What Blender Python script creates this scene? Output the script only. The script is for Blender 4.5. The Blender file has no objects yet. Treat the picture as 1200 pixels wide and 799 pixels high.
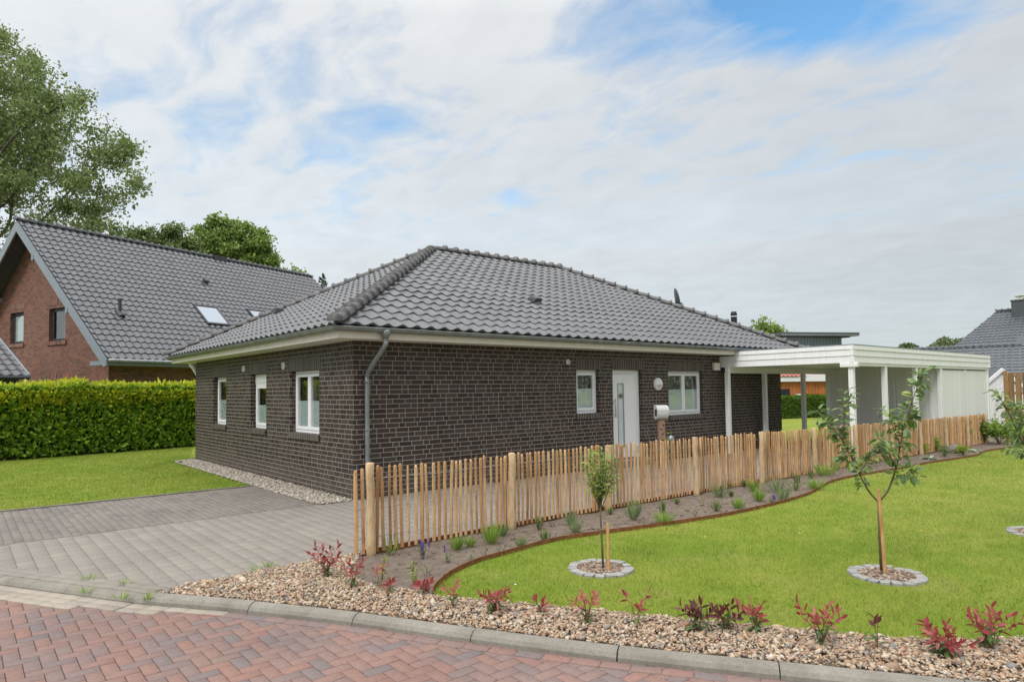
import bpy, bmesh, math, random
import numpy as np
from mathutils import Vector, Matrix, noise as mnoise
R_ = math.radians
random.seed(7)
rng = np.random.default_rng(7)
SC = bpy.context.scene
COL = SC.collection

# ------------------------------------------------------------------ camera
CAM = np.array((-5.0771, -10.1571, 1.7965)); YAW, PITCH, ROLL, FPX, SHY = 0.70040, 0.04053, -0.01343, 772.33, 25.91
cf = np.array([math.sin(YAW)*math.cos(PITCH), math.cos(YAW)*math.cos(PITCH), math.sin(PITCH)])
cr = np.array([math.cos(YAW), -math.sin(YAW), 0.0]); cu = np.cross(cr, cf)
cr, cu = cr*math.cos(ROLL)+cu*math.sin(ROLL), cu*math.cos(ROLL)-cr*math.sin(ROLL)
cd = bpy.data.cameras.new('camera'); cam = bpy.data.objects.new('camera', cd); COL.objects.link(cam)
cam.matrix_world = Matrix(((cr[0], cu[0], -cf[0], CAM[0]), (cr[1], cu[1], -cf[1], CAM[1]), (cr[2], cu[2], -cf[2], CAM[2]), (0, 0, 0, 1)))
cd.sensor_width = 36; cd.lens = 36*FPX/1200; cd.shift_y = SHY/1200; cd.clip_start = 0.05; cd.clip_end = 2000
SC.camera = cam
def ray(px, py): return cf*FPX + cr*(px-600) - cu*(py-399.5-SHY)
def at(px, py, D): return CAM + ray(px, py)/FPX*D
def zg(x): return -.009*max(0.0, x-2.0)           # the garden in front falls gently away to the right
def ground(px, py):
    z = 0.0
    for _ in range(12):
        d = ray(px, py); P = CAM + d*(z-CAM[2])/d[2]; z = zg(P[0])
    return Vector(P)
def depth(P): return float((np.array(P)-CAM) @ cf)

# ------------------------------------------------------------------ light
SUN_DIR = Vector((-0.80, -0.22, 0.80)).normalized()
EL = math.asin(SUN_DIR.z); AZ = math.atan2(SUN_DIR.x, SUN_DIR.y)
sl = bpy.data.lights.new('sun', 'SUN'); so = bpy.data.objects.new('sun', sl); COL.objects.link(so)
sl.energy = 1.5; sl.angle = R_(14); sl.color = (1, .96, .9)
so.rotation_euler = SUN_DIR.to_track_quat('Z', 'Y').to_euler()
SC.view_settings.view_transform = 'Standard'; SC.view_settings.look = 'None'
SC.view_settings.exposure = 0.12; SC.view_settings.gamma = 1.0; SC.view_settings.use_curve_mapping = False
SC.cycles.max_bounces = 6; SC.cycles.diffuse_bounces = 3; SC.cycles.glossy_bounces = 3
SC.cycles.transparent_max_bounces = 8; SC.cycles.transmission_bounces = 4
SC.cycles.use_denoising = True

class NT:
    def __init__(s, nt): s.nt = nt
    def n(s, t, **kw):
        nd = s.nt.nodes.new(t)
        for k, v in kw.items(): setattr(nd, k, v)
        return nd
    def l(s, a, b): s.nt.links.new(a, b)
    def put(s, sock, v):
        if isinstance(v, bpy.types.NodeSocket): s.l(v, sock)
        else: sock.default_value = v
    def math(s, op, a, b=None, c=None, clamp=False):
        nd = s.n('ShaderNodeMath', operation=op, use_clamp=clamp)
        s.put(nd.inputs[0], a)
        if b is not None: s.put(nd.inputs[1], b)
        if c is not None: s.put(nd.inputs[2], c)
        return nd.outputs[0]
    def vm(s, op, a, b=None):
        nd = s.n('ShaderNodeVectorMath', operation=op)
        s.put(nd.inputs[0], a)
        if b is not None: s.put(nd.inputs[1], b)
        return nd.outputs['Value'] if op in ('LENGTH', 'DOT_PRODUCT', 'DISTANCE') else nd.outputs[0]
    def noise(s, vec, scale, detail=4, rough=.55, dist=0, fac=True):
        nd = s.n('ShaderNodeTexNoise'); nd.inputs['Scale'].default_value = scale
        nd.inputs['Detail'].default_value = detail; nd.inputs['Roughness'].default_value = rough
        nd.inputs['Distortion'].default_value = dist
        if vec is not None: s.l(vec, nd.inputs['Vector'])
        return nd.outputs['Fac' if fac else 'Color']
    def ramp(s, f, stops, interp='LINEAR'):
        nd = s.n('ShaderNodeValToRGB'); cr_ = nd.color_ramp; cr_.interpolation = interp
        while len(cr_.elements) < len(stops): cr_.elements.new(.5)
        for e, (p, c) in zip(cr_.elements, stops):
            e.position = p; e.color = (*c, 1) if len(c) == 3 else c
        s.put(nd.inputs[0], f); return nd.outputs[0]
    def mix(s, f, a, b, blend='MIX'):
        nd = s.n('ShaderNodeMix', data_type='RGBA', blend_type=blend)
        s.put(nd.inputs[0], f)
        for k, v in ((6, a), (7, b)):
            if isinstance(v, tuple): v = (*v, 1) if len(v) == 3 else v
            s.put(nd.inputs[k], v)
        return nd.outputs[2]
    def maprange(s, v, a, b, c=0, d=1):
        nd = s.n('ShaderNodeMapRange'); s.put(nd.inputs[0], v)
        for i, x in enumerate((a, b, c, d)): nd.inputs[i+1].default_value = x
        return nd.outputs[0]
    def mapping(s, vec, scale=(1, 1, 1), rot=(0, 0, 0), loc=(0, 0, 0)):
        nd = s.n('ShaderNodeMapping'); s.l(vec, nd.inputs[0])
        nd.inputs[1].default_value = loc; nd.inputs[2].default_value = rot; nd.inputs[3].default_value = scale
        return nd.outputs[0]
    def sep(s, v):
        nd = s.n('ShaderNodeSeparateXYZ'); s.l(v, nd.inputs[0]); return nd.outputs
    def comb(s, x, y, z=0.0):
        nd = s.n('ShaderNodeCombineXYZ')
        for i, v in enumerate((x, y, z)): s.put(nd.inputs[i], v)
        return nd.outputs[0]

# ------------------------------------------------------------------ sky
W = bpy.data.worlds.new('World'); SC.world = W; W.use_nodes = True
w = NT(W.node_tree); W.node_tree.nodes.clear()
sky = w.n('ShaderNodeTexSky', sky_type='NISHITA', sun_disc=False, sun_elevation=EL, sun_rotation=AZ)
sky.air_density = 1.0; sky.dust_density = .6; sky.ozone_density = 2.0
tc = w.n('ShaderNodeTexCoord'); d = tc.outputs['Generated']
dx, dy, dz = w.sep(d)[:3]
den = w.math('ADD', w.math('MAXIMUM', dz, 0.0), .12)
px_, py_ = w.math('DIVIDE', dx, den), w.math('DIVIDE', dy, den)
P2 = w.comb(px_, py_)
warp = w.vm('ADD', P2, w.vm('MULTIPLY', w.noise(P2, 2.2, 3, fac=False), (.25, .25, 0)))
st = w.mapping(warp, scale=(2.6, 1.1, 1), rot=(0, 0, R_(38)))
n1 = w.noise(st, 1.9, 9, .58, .2)
n2 = w.noise(w.mapping(warp, scale=(2.6, 1.7, 1), rot=(0, 0, R_(20)), loc=(3, 1, 0)), 2.6, 8, .58, .3)
n3 = w.noise(w.mapping(P2, loc=(7, 2, 0)), .9, 4, .5)
def gap(cx, cy, rx, ry, ang):
    v = w.mapping(w.vm('SUBTRACT', P2, (cx, cy, 0)), scale=(1, 1, 1), rot=(0, 0, ang))
    v = w.vm('LENGTH', w.vm('DIVIDE', v, (rx, ry, 1)))
    return w.maprange(v, 1.0, 0.0, 0, 1)
gaps = w.math('MULTIPLY', gap(1.32, .66, .52, .25, R_(38)), 1.25)
gaps = w.math('ADD', gaps, w.math('MULTIPLY', gap(1.14, 1.02, .30, .16, R_(30)), .34))
gaps = w.math('ADD', gaps, w.math('MULTIPLY', gap(.70, 1.60, .70, .50, R_(-20)), .24))
dens = w.math('ADD', w.math('MULTIPLY', n1, .62), w.math('ADD', w.math('MULTIPLY', n2, .34), w.math('MULTIPLY', n3, .22)))
dens = w.math('SUBTRACT', w.math('ADD', dens, .10), w.math('MULTIPLY', gaps, .42))
cov = w.maprange(dens, .34, .66, 0, .93)
cov = w.math('MAXIMUM', cov, w.maprange(dz, .38, .20, 0, .97))
sunfac = w.vm('DOT_PRODUCT', d, tuple(Vector((-.55, .6, .45)).normalized()))
bright = w.maprange(sunfac, -.3, .95, 6.3, 8.7)
shade = w.maprange(w.math('ADD', w.math('MULTIPLY', n2, .6), w.math('MULTIPLY', n3, .5)), .35, .75, .90, 1.06)
bright = w.math('MULTIPLY', w.math('MULTIPLY', bright, shade), w.maprange(dz, .50, 1.0, 1.0, 3.9))   # an overcast sky is brightest overhead
ccol = w.ramp(w.maprange(dz, 0.0, .5), [(0, (.87, .965, 1.0)), (.45, (.92, .97, 1.0)), (1, (.985, .995, 1.0))])
cl = w.vm('MULTIPLY', ccol, w.comb(bright, bright, bright))
skyc = w.vm('MULTIPLY', sky.outputs[0], (1.5, 2.1, 2.15))
fin = w.mix(cov, skyc, cl)
bg = w.n('ShaderNodeBackground'); bg.inputs[1].default_value = .1; w.l(fin, bg.inputs[0])
wo = w.n('ShaderNodeOutputWorld'); w.l(bg.outputs[0], wo.inputs[0])

# ------------------------------------------------------------------ materials
def material(name, build, rough=.7, spec=.35, **kw):
    m = bpy.data.materials.new(name); m.use_nodes = True
    t = NT(m.node_tree); b = m.node_tree.nodes['Principled BSDF']
    b.inputs['Roughness'].default_value = rough; b.inputs['Specular IOR Level'].default_value = spec
    for k, v in kw.items(): b.inputs[k.replace('_', ' ')].default_value = v
    c = build(t, b)
    if c is not None:
        t.put(b.inputs['Base Color'], (*c, 1) if isinstance(c, tuple) else c)
    return m
def bump(t, b, h, strength=.5, dist=.01):
    nd = t.n('ShaderNodeBump'); nd.inputs['Strength'].default_value = strength; nd.inputs['Distance'].default_value = dist
    t.l(h, nd.inputs['Height']); t.l(nd.outputs[0], b.inputs['Normal'])
def pos(t): return t.n('ShaderNodeNewGeometry').outputs['Position']
def objc(t): return t.n('ShaderNodeTexCoord').outputs['Object']
def island(t): return t.n('ShaderNodeNewGeometry').outputs['Random Per Island']
def plain(name, c, rough=.6, var=.12, scale=6, spec=.35, **kw):
    def f(t, b):
        n = t.noise(pos(t), scale, 5, .6)
        lo = tuple(x*(1-var) for x in c); hi = tuple(min(1, x*(1+var)) for x in c)
        return t.ramp(n, [(.3, lo), (.7, hi)])
    return material(name, f, rough, spec, **kw)
def brick_mat(name, cols, mortar, soldier=False, bw=.25, bh=.0833):
    def f(t, b):
        uv = t.n('ShaderNodeUVMap').outputs[0]
        u, v = t.sep(uv)[:2]
        row = t.math('FLOOR', t.math('DIVIDE', v, bh))
        fv = t.math('SUBTRACT', v, t.math('MULTIPLY', row, bh))
        wn = t.n('ShaderNodeTexWhiteNoise', noise_dimensions='1D'); t.l(row, wn.inputs['W'])
        off = 0.0 if soldier else t.math('MULTIPLY', t.math('FLOOR', t.math('MULTIPLY', wn.outputs[0], 10)), bw/4)
        per = bw*2.5
        uu = t.math('ADD', u, t.math('ADD', off, 50.0*per))
        cell = t.math('FLOOR', t.math('DIVIDE', uu, per))
        fu = t.math('SUBTRACT', uu, t.math('MULTIPLY', cell, per))
        e = t.math('ABSOLUTE', fu)
        for k in (bw, 2*bw, per): e = t.math('MINIMUM', e, t.math('ABSOLUTE', t.math('SUBTRACT', fu, k)))
        idx = t.math('ADD', t.math('GREATER_THAN', fu, bw), t.math('GREATER_THAN', fu, 2*bw))
        ev = t.math('MINIMUM', fv, t.math('SUBTRACT', bh, fv))
        wob = t.math('MULTIPLY', t.math('SUBTRACT', t.noise(pos(t), 40, 2), .5), .004)
        ed = t.math('ADD', t.math('MINIMUM', e, ev), wob)
        mask = t.maprange(ed, .0030, .0085)
        rid = t.n('ShaderNodeTexWhiteNoise', noise_dimensions='3D'); t.l(t.comb(idx, row, cell), rid.inputs['Vector'])
        bc = t.ramp(rid.outputs[0], cols)
        bc = t.mix(.35, bc, t.ramp(t.noise(pos(t), 28, 5, .7), [(.3, (.25, .25, .25)), (.7, (.9, .85, .8))]), 'MULTIPLY') if not soldier else bc
        mc = t.ramp(t.noise(pos(t), 3, 5, .7), [(.3, tuple(x*.68 for x in mortar)), (.7, mortar)])
        bc = t.mix(.55, bc, t.ramp(t.noise(pos(t), .45, 5, .65), [(.3, (.78, .76, .74)), (.7, (1.25, 1.2, 1.12))]), 'MULTIPLY')
        dirt = t.math('MULTIPLY', t.maprange(t.math('ADD', v, t.math('MULTIPLY', t.noise(pos(t), 2.2, 5, .7), .5)), .75, .2), .38)
        bc = t.mix(dirt, bc, (.17, .145, .11))
        bump(t, b, t.math('ADD', mask, t.math('MULTIPLY', t.noise(pos(t), 90, 3), .25)), .6, .006)
        t.put(b.inputs['Roughness'], t.maprange(mask, 0, 1, .9, .55))
        return t.mix(mask, mc, bc)
    return material(name, f, .6, .3)
DARKB = [(0, (.034, .023, .020)), (.25, (.056, .038, .032)), (.5, (.043, .032, .029)), (.72, (.068, .045, .037)), (.88, (.058, .053, .053)), (1, (.085, .060, .048))]
M = {}
M['brick'] = brick_mat('dark brown brick', DARKB, (.35, .315, .27))
M['soldier'] = brick_mat('upright dark brick', [(0, (.055, .045, .040)), (.5, (.075, .063, .056)), (1, (.095, .08, .07))], (.34, .31, .27), True)
REDB = [(0, (.16, .065, .045)), (.3, (.235, .10, .07)), (.6, (.28, .125, .085)), (.85, (.20, .085, .06)), (.93, (.09, .07, .065)), (1, (.27, .14, .10))]
M['redbrick'] = brick_mat('red brick', REDB, (.27, .20, .165), bw=.24)
M['redsoldier'] = brick_mat('upright mixed red brick', [(0, (.06, .045, .04)), (.5, (.25, .10, .07)), (1, (.34, .14, .09))], (.2, .16, .13), True)
def tiles(name, base, rough=.42):
    def f(t, b):
        uv = t.n('ShaderNodeUVMap').outputs[0]
        wn = t.n('ShaderNodeTexWhiteNoise', noise_dimensions='2D'); t.l(t.vm('FLOOR', uv), wn.inputs['Vector'])
        k = t.math('ADD', t.math('MULTIPLY', wn.outputs[0], .22), t.math('MULTIPLY', t.noise(pos(t), .8, 6, .7), .5))
        k = t.math('ADD', k, t.math('MULTIPLY', t.noise(pos(t), 25, 4, .7), .28))
        t.put(b.inputs['Roughness'], t.maprange(t.noise(pos(t), 5, 4), .3, .7, rough-.06, rough+.1))
        li = t.maprange(t.noise(pos(t), 11, 5, .75), .66, .74)
        return t.mix(t.math('MULTIPLY', li, .35), t.ramp(k, [(.2, tuple(x*.72 for x in base)), (.55, base), (.85, tuple(x*1.3 for x in base))]), (.22, .215, .18))
    return material(name, f, rough, .5)
M['tile'] = tiles('anthracite roof tile', (.108, .107, .111))
M['tile2'] = tiles('slate grey roof tile', (.098, .099, .107), .38)
M['tile3'] = tiles('blue grey roof tile', (.07, .078, .09), .38)
M['tilered'] = tiles('red roof tile', (.36, .10, .085), .5)
M['ridge'] = plain('weathered ridge tile', (.125, .122, .12), .5, .35, 7)
M['zinc'] = plain('aged zinc', (.24, .26, .26), .42, .22, 5, Metallic=.55)
M['white'] = plain('white plastic', (.80, .80, .81), .35, .03, 3)
M['offwhite'] = plain('cream white eave board', (.72, .68, .60), .5, .06, 4)
def paint(t, b):
    n = t.noise(t.mapping(pos(t), scale=(3, 3, .4)), 6, 5, .6)
    bump(t, b, t.noise(pos(t), 30, 4), .08, .003)
    return t.ramp(n, [(.25, (.70, .70, .69)), (.6, (.79, .79, .785)), (.8, (.82, .82, .82))])
M['paint'] = material('white painted wood', paint, .55)
def siding(t, b):
    p = t.sep(pos(t)); s_ = t.math('ADD', p[0], p[1])
    f_ = t.math('FRACT', t.math('DIVIDE', s_, .14))
    g_ = t.math('MINIMUM', f_, t.math('SUBTRACT', 1.0, f_))
    gm = t.maprange(g_, .02, .07)
    bump(t, b, gm, .3, .005)
    wn = t.n('ShaderNodeTexWhiteNoise', noise_dimensions='1D'); t.l(t.math('FLOOR', t.math('DIVIDE', s_, .14)), wn.inputs['W'])
    c = t.ramp(t.math('ADD', t.math('MULTIPLY', wn.outputs[0], .4), t.math('MULTIPLY', t.noise(t.mapping(pos(t), scale=(2, 2, .3)), 5, 4), .6)), [(.2, (.70, .70, .69)), (.8, (.80, .80, .795))])
    return t.mix(gm, (.66, .66, .65), c)
M['siding'] = material('white tongue and groove boards', siding, .6)
def clad(t, b):
    p = t.sep(pos(t)); s_ = t.math('SUBTRACT', p[0], p[1])
    f_ = t.math('FRACT', t.math('DIVIDE', s_, .35))
    gm = t.maprange(t.math('MINIMUM', f_, t.math('SUBTRACT', 1.0, f_)), .04, .12)
    bump(t, b, gm, .8, .02)
    return t.mix(gm, (.10, .12, .13), (.20, .245, .265))
M['clad'] = material('grey metal cladding', clad, .5)
M['darkmetal'] = plain('dark grey metal sheet', (.075, .08, .085), .45, .15)
M['greytrim'] = plain('grey painted board', (.235, .265, .295), .5, .08)
M['soffit'] = plain('dark stained soffit boards', (.075, .075, .08), .6, .2)
M['black'] = plain('black plastic', (.025, .025, .027), .5, .2)
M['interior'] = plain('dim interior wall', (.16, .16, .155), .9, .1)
M['film'] = plain('frosted window film', (.58, .65, .66), .25, .06, spec=.5)
def glass(t, b):
    tr = t.n('ShaderNodeBsdfTransparent'); tr.inputs[0].default_value = (.93, .95, .94, 1)
    gl = t.n('ShaderNodeBsdfGlossy'); gl.inputs['Roughness'].default_value = .01
    lw = t.n('ShaderNodeLayerWeight'); lw.inputs[0].default_value = .5
    mx = t.n('ShaderNodeMixShader'); t.l(t.math('ADD', t.math('MULTIPLY', t.math('POWER', lw.outputs['Facing'], 4.0), .7), .09, clamp=True), mx.inputs[0])
    t.l(tr.outputs[0], mx.inputs[1]); t.l(gl.outputs[0], mx.inputs[2])
    t.l(mx.outputs[0], t.nt.nodes['Material Output'].inputs[0])
M['glass'] = material('window glass', glass)
M['skyglass'] = material('roof window glass', lambda t, b: (.30, .34, .38), .04, .9, Metallic=.85)
def pavers(name, stops, rough=.85, nscale=35, mott=.5):
    def f(t, b):
        c = t.ramp(island(t), stops)
        n = t.noise(pos(t), nscale, 5, .7)
        big = t.noise(pos(t), .9, 5, .65)
        c = t.mix(mott, c, t.ramp(n, [(.28, (.55, .55, .55)), (.72, (1.25, 1.22, 1.2))]), 'MULTIPLY')
        c = t.mix(.5, c, t.ramp(big, [(.3, (.72, .72, .73)), (.7, (1.15, 1.14, 1.12))]), 'MULTIPLY')
        sp = t.maprange(t.noise(pos(t), 16, 6, .8), .60, .70)
        c = t.mix(t.math('MULTIPLY', sp, .28), c, (.12, .105, .085))
        moss = t.maprange(t.noise(t.mapping(pos(t), loc=(5, 2, 0)), 1.6, 6, .75), .60, .72)
        c = t.mix(t.math('MULTIPLY', moss, .16), c, (.30, .27, .22))
        bump(t, b, t.noise(pos(t), 120, 4, .7), .35, .004)
        return c
    return material(name, f, rough, .25)
M['roadpaver'] = pavers('red clay paver', [(0, (.255, .155, .128)), (.22, (.24, .16, .138)), (.42, (.215, .157, .142)), (.58, (.265, .152, .124)), (.8, (.205, .155, .145)), (.92, (.18, .15, .145)), (1, (.25, .158, .135))], mott=.4)
M['newpaver'] = pavers('light grey concrete paver', [(0, (.245, .218, .188)), (.35, (.262, .234, .203)), (.6, (.24, .217, .192)), (.85, (.275, .245, .212)), (1, (.23, .21, .188))], mott=.35)
M['oldpaver'] = pavers('dark grey concrete paver', [(0, (.195, .175, .155)), (.5, (.22, .196, .172)), (1, (.168, .152, .137))], mott=.4)
M['gutterpaver'] = pavers('pale concrete paver', [(0, (.31, .27, .22)), (.5, (.36, .315, .26)), (1, (.285, .25, .21))], mott=.4)
M['joint'] = plain('sandy joint filling', (.165, .14, .11), .95, .3, 30)
M['drivejoint'] = plain('grey joint filling', (.17, .152, .13), .95, .25, 30)
M['kerb'] = material('weathered concrete kerb', lambda t, b: (bump(t, b, t.noise(pos(t), 90, 5, .7), .5, .006), t.mix(.6, t.ramp(t.noise(pos(t), 2.5, 6, .7), [(.3, (.18, .162, .135)), (.7, (.30, .275, .235))]), t.ramp(t.noise(pos(t), 45, 4, .7), [(.3, (.7, .7, .7)), (.7, (1.15, 1.15, 1.15))]), 'MULTIPLY'))[1], .9, .2)
def stones(name, stops):
    def f(t, b):
        c = t.ramp(island(t), stops, 'CONSTANT')
        return t.mix(.6, c, t.ramp(t.noise(pos(t), 60, 4, .7), [(.3, (.45, .45, .45)), (.7, (1.0, 1.0, 1.0))]), 'MULTIPLY')
    return material(name, f, .8, .3)
M['gravel'] = stones('mixed warm gravel', [(0, (.49, .36, .24)), (.16, (.42, .285, .18)), (.30, (.55, .43, .31)), (.42, (.34, .235, .16)), (.52, (.46, .31, .20)), (.62, (.30, .26, .22)), (.70, (.58, .48, .37)), (.80, (.42, .24, .16)), (.86, (.50, .40, .30)), (.93, (.61, .53, .44)), (.97, (.26, .245, .23))])
M['palegravel'] = stones('pale quartz gravel', [(0, (.48, .42, .34)), (.2, (.40, .34, .26)), (.4, (.55, .49, .41)), (.6, (.36, .31, .26)), (.75, (.58, .53, .46)), (.9, (.30, .265, .23))])
M['gravelbase'] = plain('gravel bed', (.22, .165, .12), .95, .35, 40)
M['mulch'] = stones('bark and gravel mulch', [(0, (.26, .17, .12)), (.3, (.36, .26, .19)), (.55, (.20, .13, .09)), (.75, (.44, .35, .27)), (.9, (.5, .44, .38))])
M['sett'] = pavers('grey granite sett', [(0, (.27, .26, .25)), (.5, (.36, .35, .33)), (1, (.30, .30, .30))])
def soilf(t, b):
    n = t.noise(pos(t), 9, 8, .72)
    bump(t, b, t.noise(pos(t), 22, 8, .75), 1.0, .04)
    return t.ramp(n, [(.25, (.135, .10, .08)), (.5, (.21, .165, .13)), (.75, (.285, .235, .19))])
M['soil'] = material('dry sandy soil', soilf, .95, .15)
def rust(t, b):
    return t.ramp(t.noise(pos(t), 14, 6, .7), [(.25, (.10, .038, .016)), (.5, (.20, .078, .028)), (.75, (.30, .13, .05))])
M['rust'] = material('rusted steel', rust, .85, .3)
def grassc(t):
    p = pos(t)
    big = t.noise(p, .55, 5, .6); mid = t.noise(t.mapping(p, scale=(1, 1.6, 1)), 2.3, 5, .65)
    c = t.ramp(t.math('ADD', t.math('MULTIPLY', big, .55), t.math('MULTIPLY', mid, .45)), [(.30, (.150, .235, .026)), (.45, (.215, .295, .038)), (.58, (.30, .335, .062)), (.74, (.365, .35, .11))])
    dry = t.maprange(t.sep(p)[0], 1.5, 7.0, 0, .22); dry = t.math('ADD', dry, t.maprange(t.noise(t.mapping(p, loc=(9, 4, 0)), 1.1, 6, .7), .56, .74), clamp=True)
    c = t.mix(t.math('MULTIPLY', dry, .5), c, (.41, .365, .15))
    return c
def grass_ground(t, b):
    c = grassc(t)
    bump(t, b, t.noise(pos(t), 60, 4, .7), .9, .03)
    return t.mix(.6, c, t.ramp(t.noise(pos(t), 45, 4, .7), [(.3, (.45, .5, .35)), (.7, (1.0, 1.0, .8))]), 'MULTIPLY')
M['lawn'] = material('lawn turf', grass_ground, .9, .1)
def leafshade(t, b, c, trans=.35):
    """diffuse leaf with light passing through"""
    tl = t.n('ShaderNodeBsdfTranslucent')
    t.put(tl.inputs[0], c if not isinstance(c, tuple) else (*c, 1))
    mx = t.n('ShaderNodeMixShader'); mx.inputs[0].default_value = trans
    t.l(b.outputs[0], mx.inputs[1]); t.l(tl.outputs[0], mx.inputs[2])
    t.l(mx.outputs[0], t.nt.nodes['Material Output'].inputs[0])
def blade(t, b):
    c = t.mix(.55, grassc(t), t.ramp(island(t), [(0, (.165, .25, .026)), (.4, (.225, .315, .038)), (.75, (.30, .36, .056)), (1, (.42, .42, .15))]))
    leafshade(t, b, c, .35); return c
M['blade'] = material('grass blades', blade, .6, .2)
def leafmat(name, stops, trans=.3, rough=.5, spec=.3, var=.3):
    def f(t, b):
        c = t.ramp(island(t), stops)
        c = t.mix(var, c, t.ramp(t.noise(pos(t), .9, 4, .6), [(.3, (.6, .65, .6)), (.7, (1.3, 1.25, 1.1))]), 'MULTIPLY')
        leafshade(t, b, c, trans); return c
    return material(name, f, rough, spec)
M['treeleaf'] = leafmat('dull green tree leaves', [(0, (.16, .215, .075)), (.5, (.225, .29, .105)), (1, (.30, .36, .15))], .3)
M['treeleaf2'] = leafmat('fresh green tree leaves', [(0, (.17, .26, .06)), (.5, (.235, .335, .085)), (1, (.31, .41, .12))], .3)
M['conifer'] = leafmat('blue green needles', [(0, (.05, .085, .04)), (1, (.10, .15, .07))], .2)
M['farleaf'] = leafmat('distant tree foliage', [(0, (.13, .165, .08)), (.5, (.16, .20, .095)), (1, (.19, .23, .12))], .2)
M['laurel'] = leafmat('glossy hedge leaves', [(0, (.135, .265, .024)), (.5, (.225, .38, .038)), (1, (.32, .48, .06))], .3, .38, .4, .2)
M['laurelnew'] = leafmat('yellow green young hedge leaves', [(0, (.38, .45, .025)), (.5, (.50, .54, .035)), (1, (.60, .60, .06))], .4, .4, .4, .2)
M['thuja'] = leafmat('soft hedge foliage', [(0, (.07, .145, .014)), (.5, (.11, .20, .02)), (1, (.15, .25, .025))], .3)
M['redleaf'] = leafmat('red young leaves', [(0, (.24, .035, .04)), (.35, (.36, .06, .065)), (.7, (.29, .065, .055)), (1, (.46, .15, .13))], .3, .35, .45, .1)
M['pinkleaf'] = leafmat('coral young leaves', [(0, (.38, .10, .08)), (.5, (.50, .16, .12)), (1, (.42, .12, .13))], .35, .4, .4, .1)
M['darkredleaf'] = leafmat('dark maroon leaves', [(0, (.09, .022, .028)), (.5, (.16, .03, .04)), (1, (.12, .05, .035))], .2, .35, .45, .1)
M['oldleaf'] = leafmat('dark green leaves', [(0, (.05, .10, .03)), (.5, (.08, .15, .04)), (1, (.13, .22, .05))], .3, .4, .4)
M['lime'] = leafmat('lime green leaves', [(0, (.20, .32, .03)), (.5, (.28, .40, .05)), (1, (.38, .44, .08))], .4)
M['appleleaf'] = leafmat('grey green fruit tree leaves', [(0, (.13, .205, .085)), (.45, (.19, .275, .11)), (.8, (.26, .36, .10)), (1, (.40, .49, .13))], .35, .45, .4, .1)
M['youngleaf'] = leafmat('bright small leaves', [(0, (.15, .24, .06)), (.5, (.24, .35, .075)), (1, (.40, .48, .11))], .4, .5, .3, .1)
M['greyleaf'] = leafmat('grey green herb leaves', [(0, (.13, .19, .08)), (.5, (.19, .26, .11)), (1, (.27, .34, .16))], .3, .7, .1, .1)
M['tuft'] = leafmat('fine green herb blades', [(0, (.14, .24, .035)), (.5, (.22, .34, .055)), (1, (.34, .44, .11))], .3, .6, .2, .1)
M['hosta'] = leafmat('white edged leaves', [(0, (.34, .42, .28)), (.5, (.52, .58, .46)), (1, (.30, .40, .20))], .3, .5, .3, .1)
M['purple'] = plain('violet flower spikes', (.10, .06, .26), .7, .3, 60)
M['yellow'] = plain('yellow petals', (.75, .55, .02), .6, .1)
M['daisy'] = plain('white petals', (.8, .8, .78), .6, .05)
M['bark'] = material('grey brown bark', lambda t, b: t.ramp(t.noise(t.mapping(pos(t), scale=(6, 6, 1.5)), 5, 6, .7), [(.3, (.06, .05, .04)), (.7, (.14, .12, .10))]), .9, .1)
M['stem'] = plain('brown green stem', (.13, .10, .055), .7, .3, 40)
M['redstem'] = plain('reddish young stem', (.20, .09, .05), .6, .3, 40)
def wood(name, lo, mid, hi, sc=1.0):
    def f(t, b):
        oi = island(t)
        n = t.noise(t.mapping(t.vm('ADD', pos(t), t.comb(t.math('MULTIPLY', oi, 40), oi, 0.0)), scale=(30, 30, 2.2)), 1.6, 6, .65)
        c = t.ramp(t.math('ADD', t.math('MULTIPLY', n, .55), t.math('MULTIPLY', oi, .45)), [(.2, lo), (.5, mid), (.8, hi)])
        kn = t.n('ShaderNodeTexVoronoi'); kn.inputs['Scale'].default_value = 5; t.l(t.mapping(pos(t), scale=(1, 1, .8)), kn.inputs['Vector'])
        c = t.mix(t.maprange(kn.outputs['Distance'], .05, .10, .65, 0), c, (.16, .065, .025))
        c = t.mix(.75, c, t.ramp(t.noise(t.mapping(pos(t), scale=(9, 9, 3)), 1.7, 5, .7), [(.32, (.55, .47, .42)), (.6, (1.0, 1.0, 1.0))]), 'MULTIPLY')
        bump(t, b, n, .4, .006)
        return c
    return material(name, f, .75, .25)
M['pale'] = wood('split chestnut pale', (.38, .19, .08), (.57, .345, .17), (.71, .50, .29))
M['post'] = wood('peeled chestnut post', (.38, .24, .13), (.56, .40, .23), (.68, .53, .34))
M['stake'] = wood('sawn softwood stake', (.42, .22, .085), (.54, .31, .13), (.58, .36, .17))
M['panelwood'] = wood('brown stained boards', (.16, .085, .035), (.27, .155, .068), (.38, .235, .11))
M['mailpost'] = wood('rough brown timber post', (.17, .105, .07), (.27, .175, .12), (.33, .225, .16))
M['orangewood'] = plain('orange stained boards', (.48, .17, .045), .6, .2, 3)
M['wire'] = plain('galvanised wire', (.35, .35, .35), .4, .1, Metallic=.8)
M['metalgrey'] = plain('brushed steel', (.45, .45, .45), .3, .1, Metallic=.9)
M['mailbox'] = plain('pale metal letterbox', (.47, .475, .455), .38, .05, 5)
M['lampglass'] = plain('frosted lamp glass', (.50, .48, .41), .3, .05)
M['rock'] = plain('brown grey boulder', (.20, .165, .14), .9, .35, 14)

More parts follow.
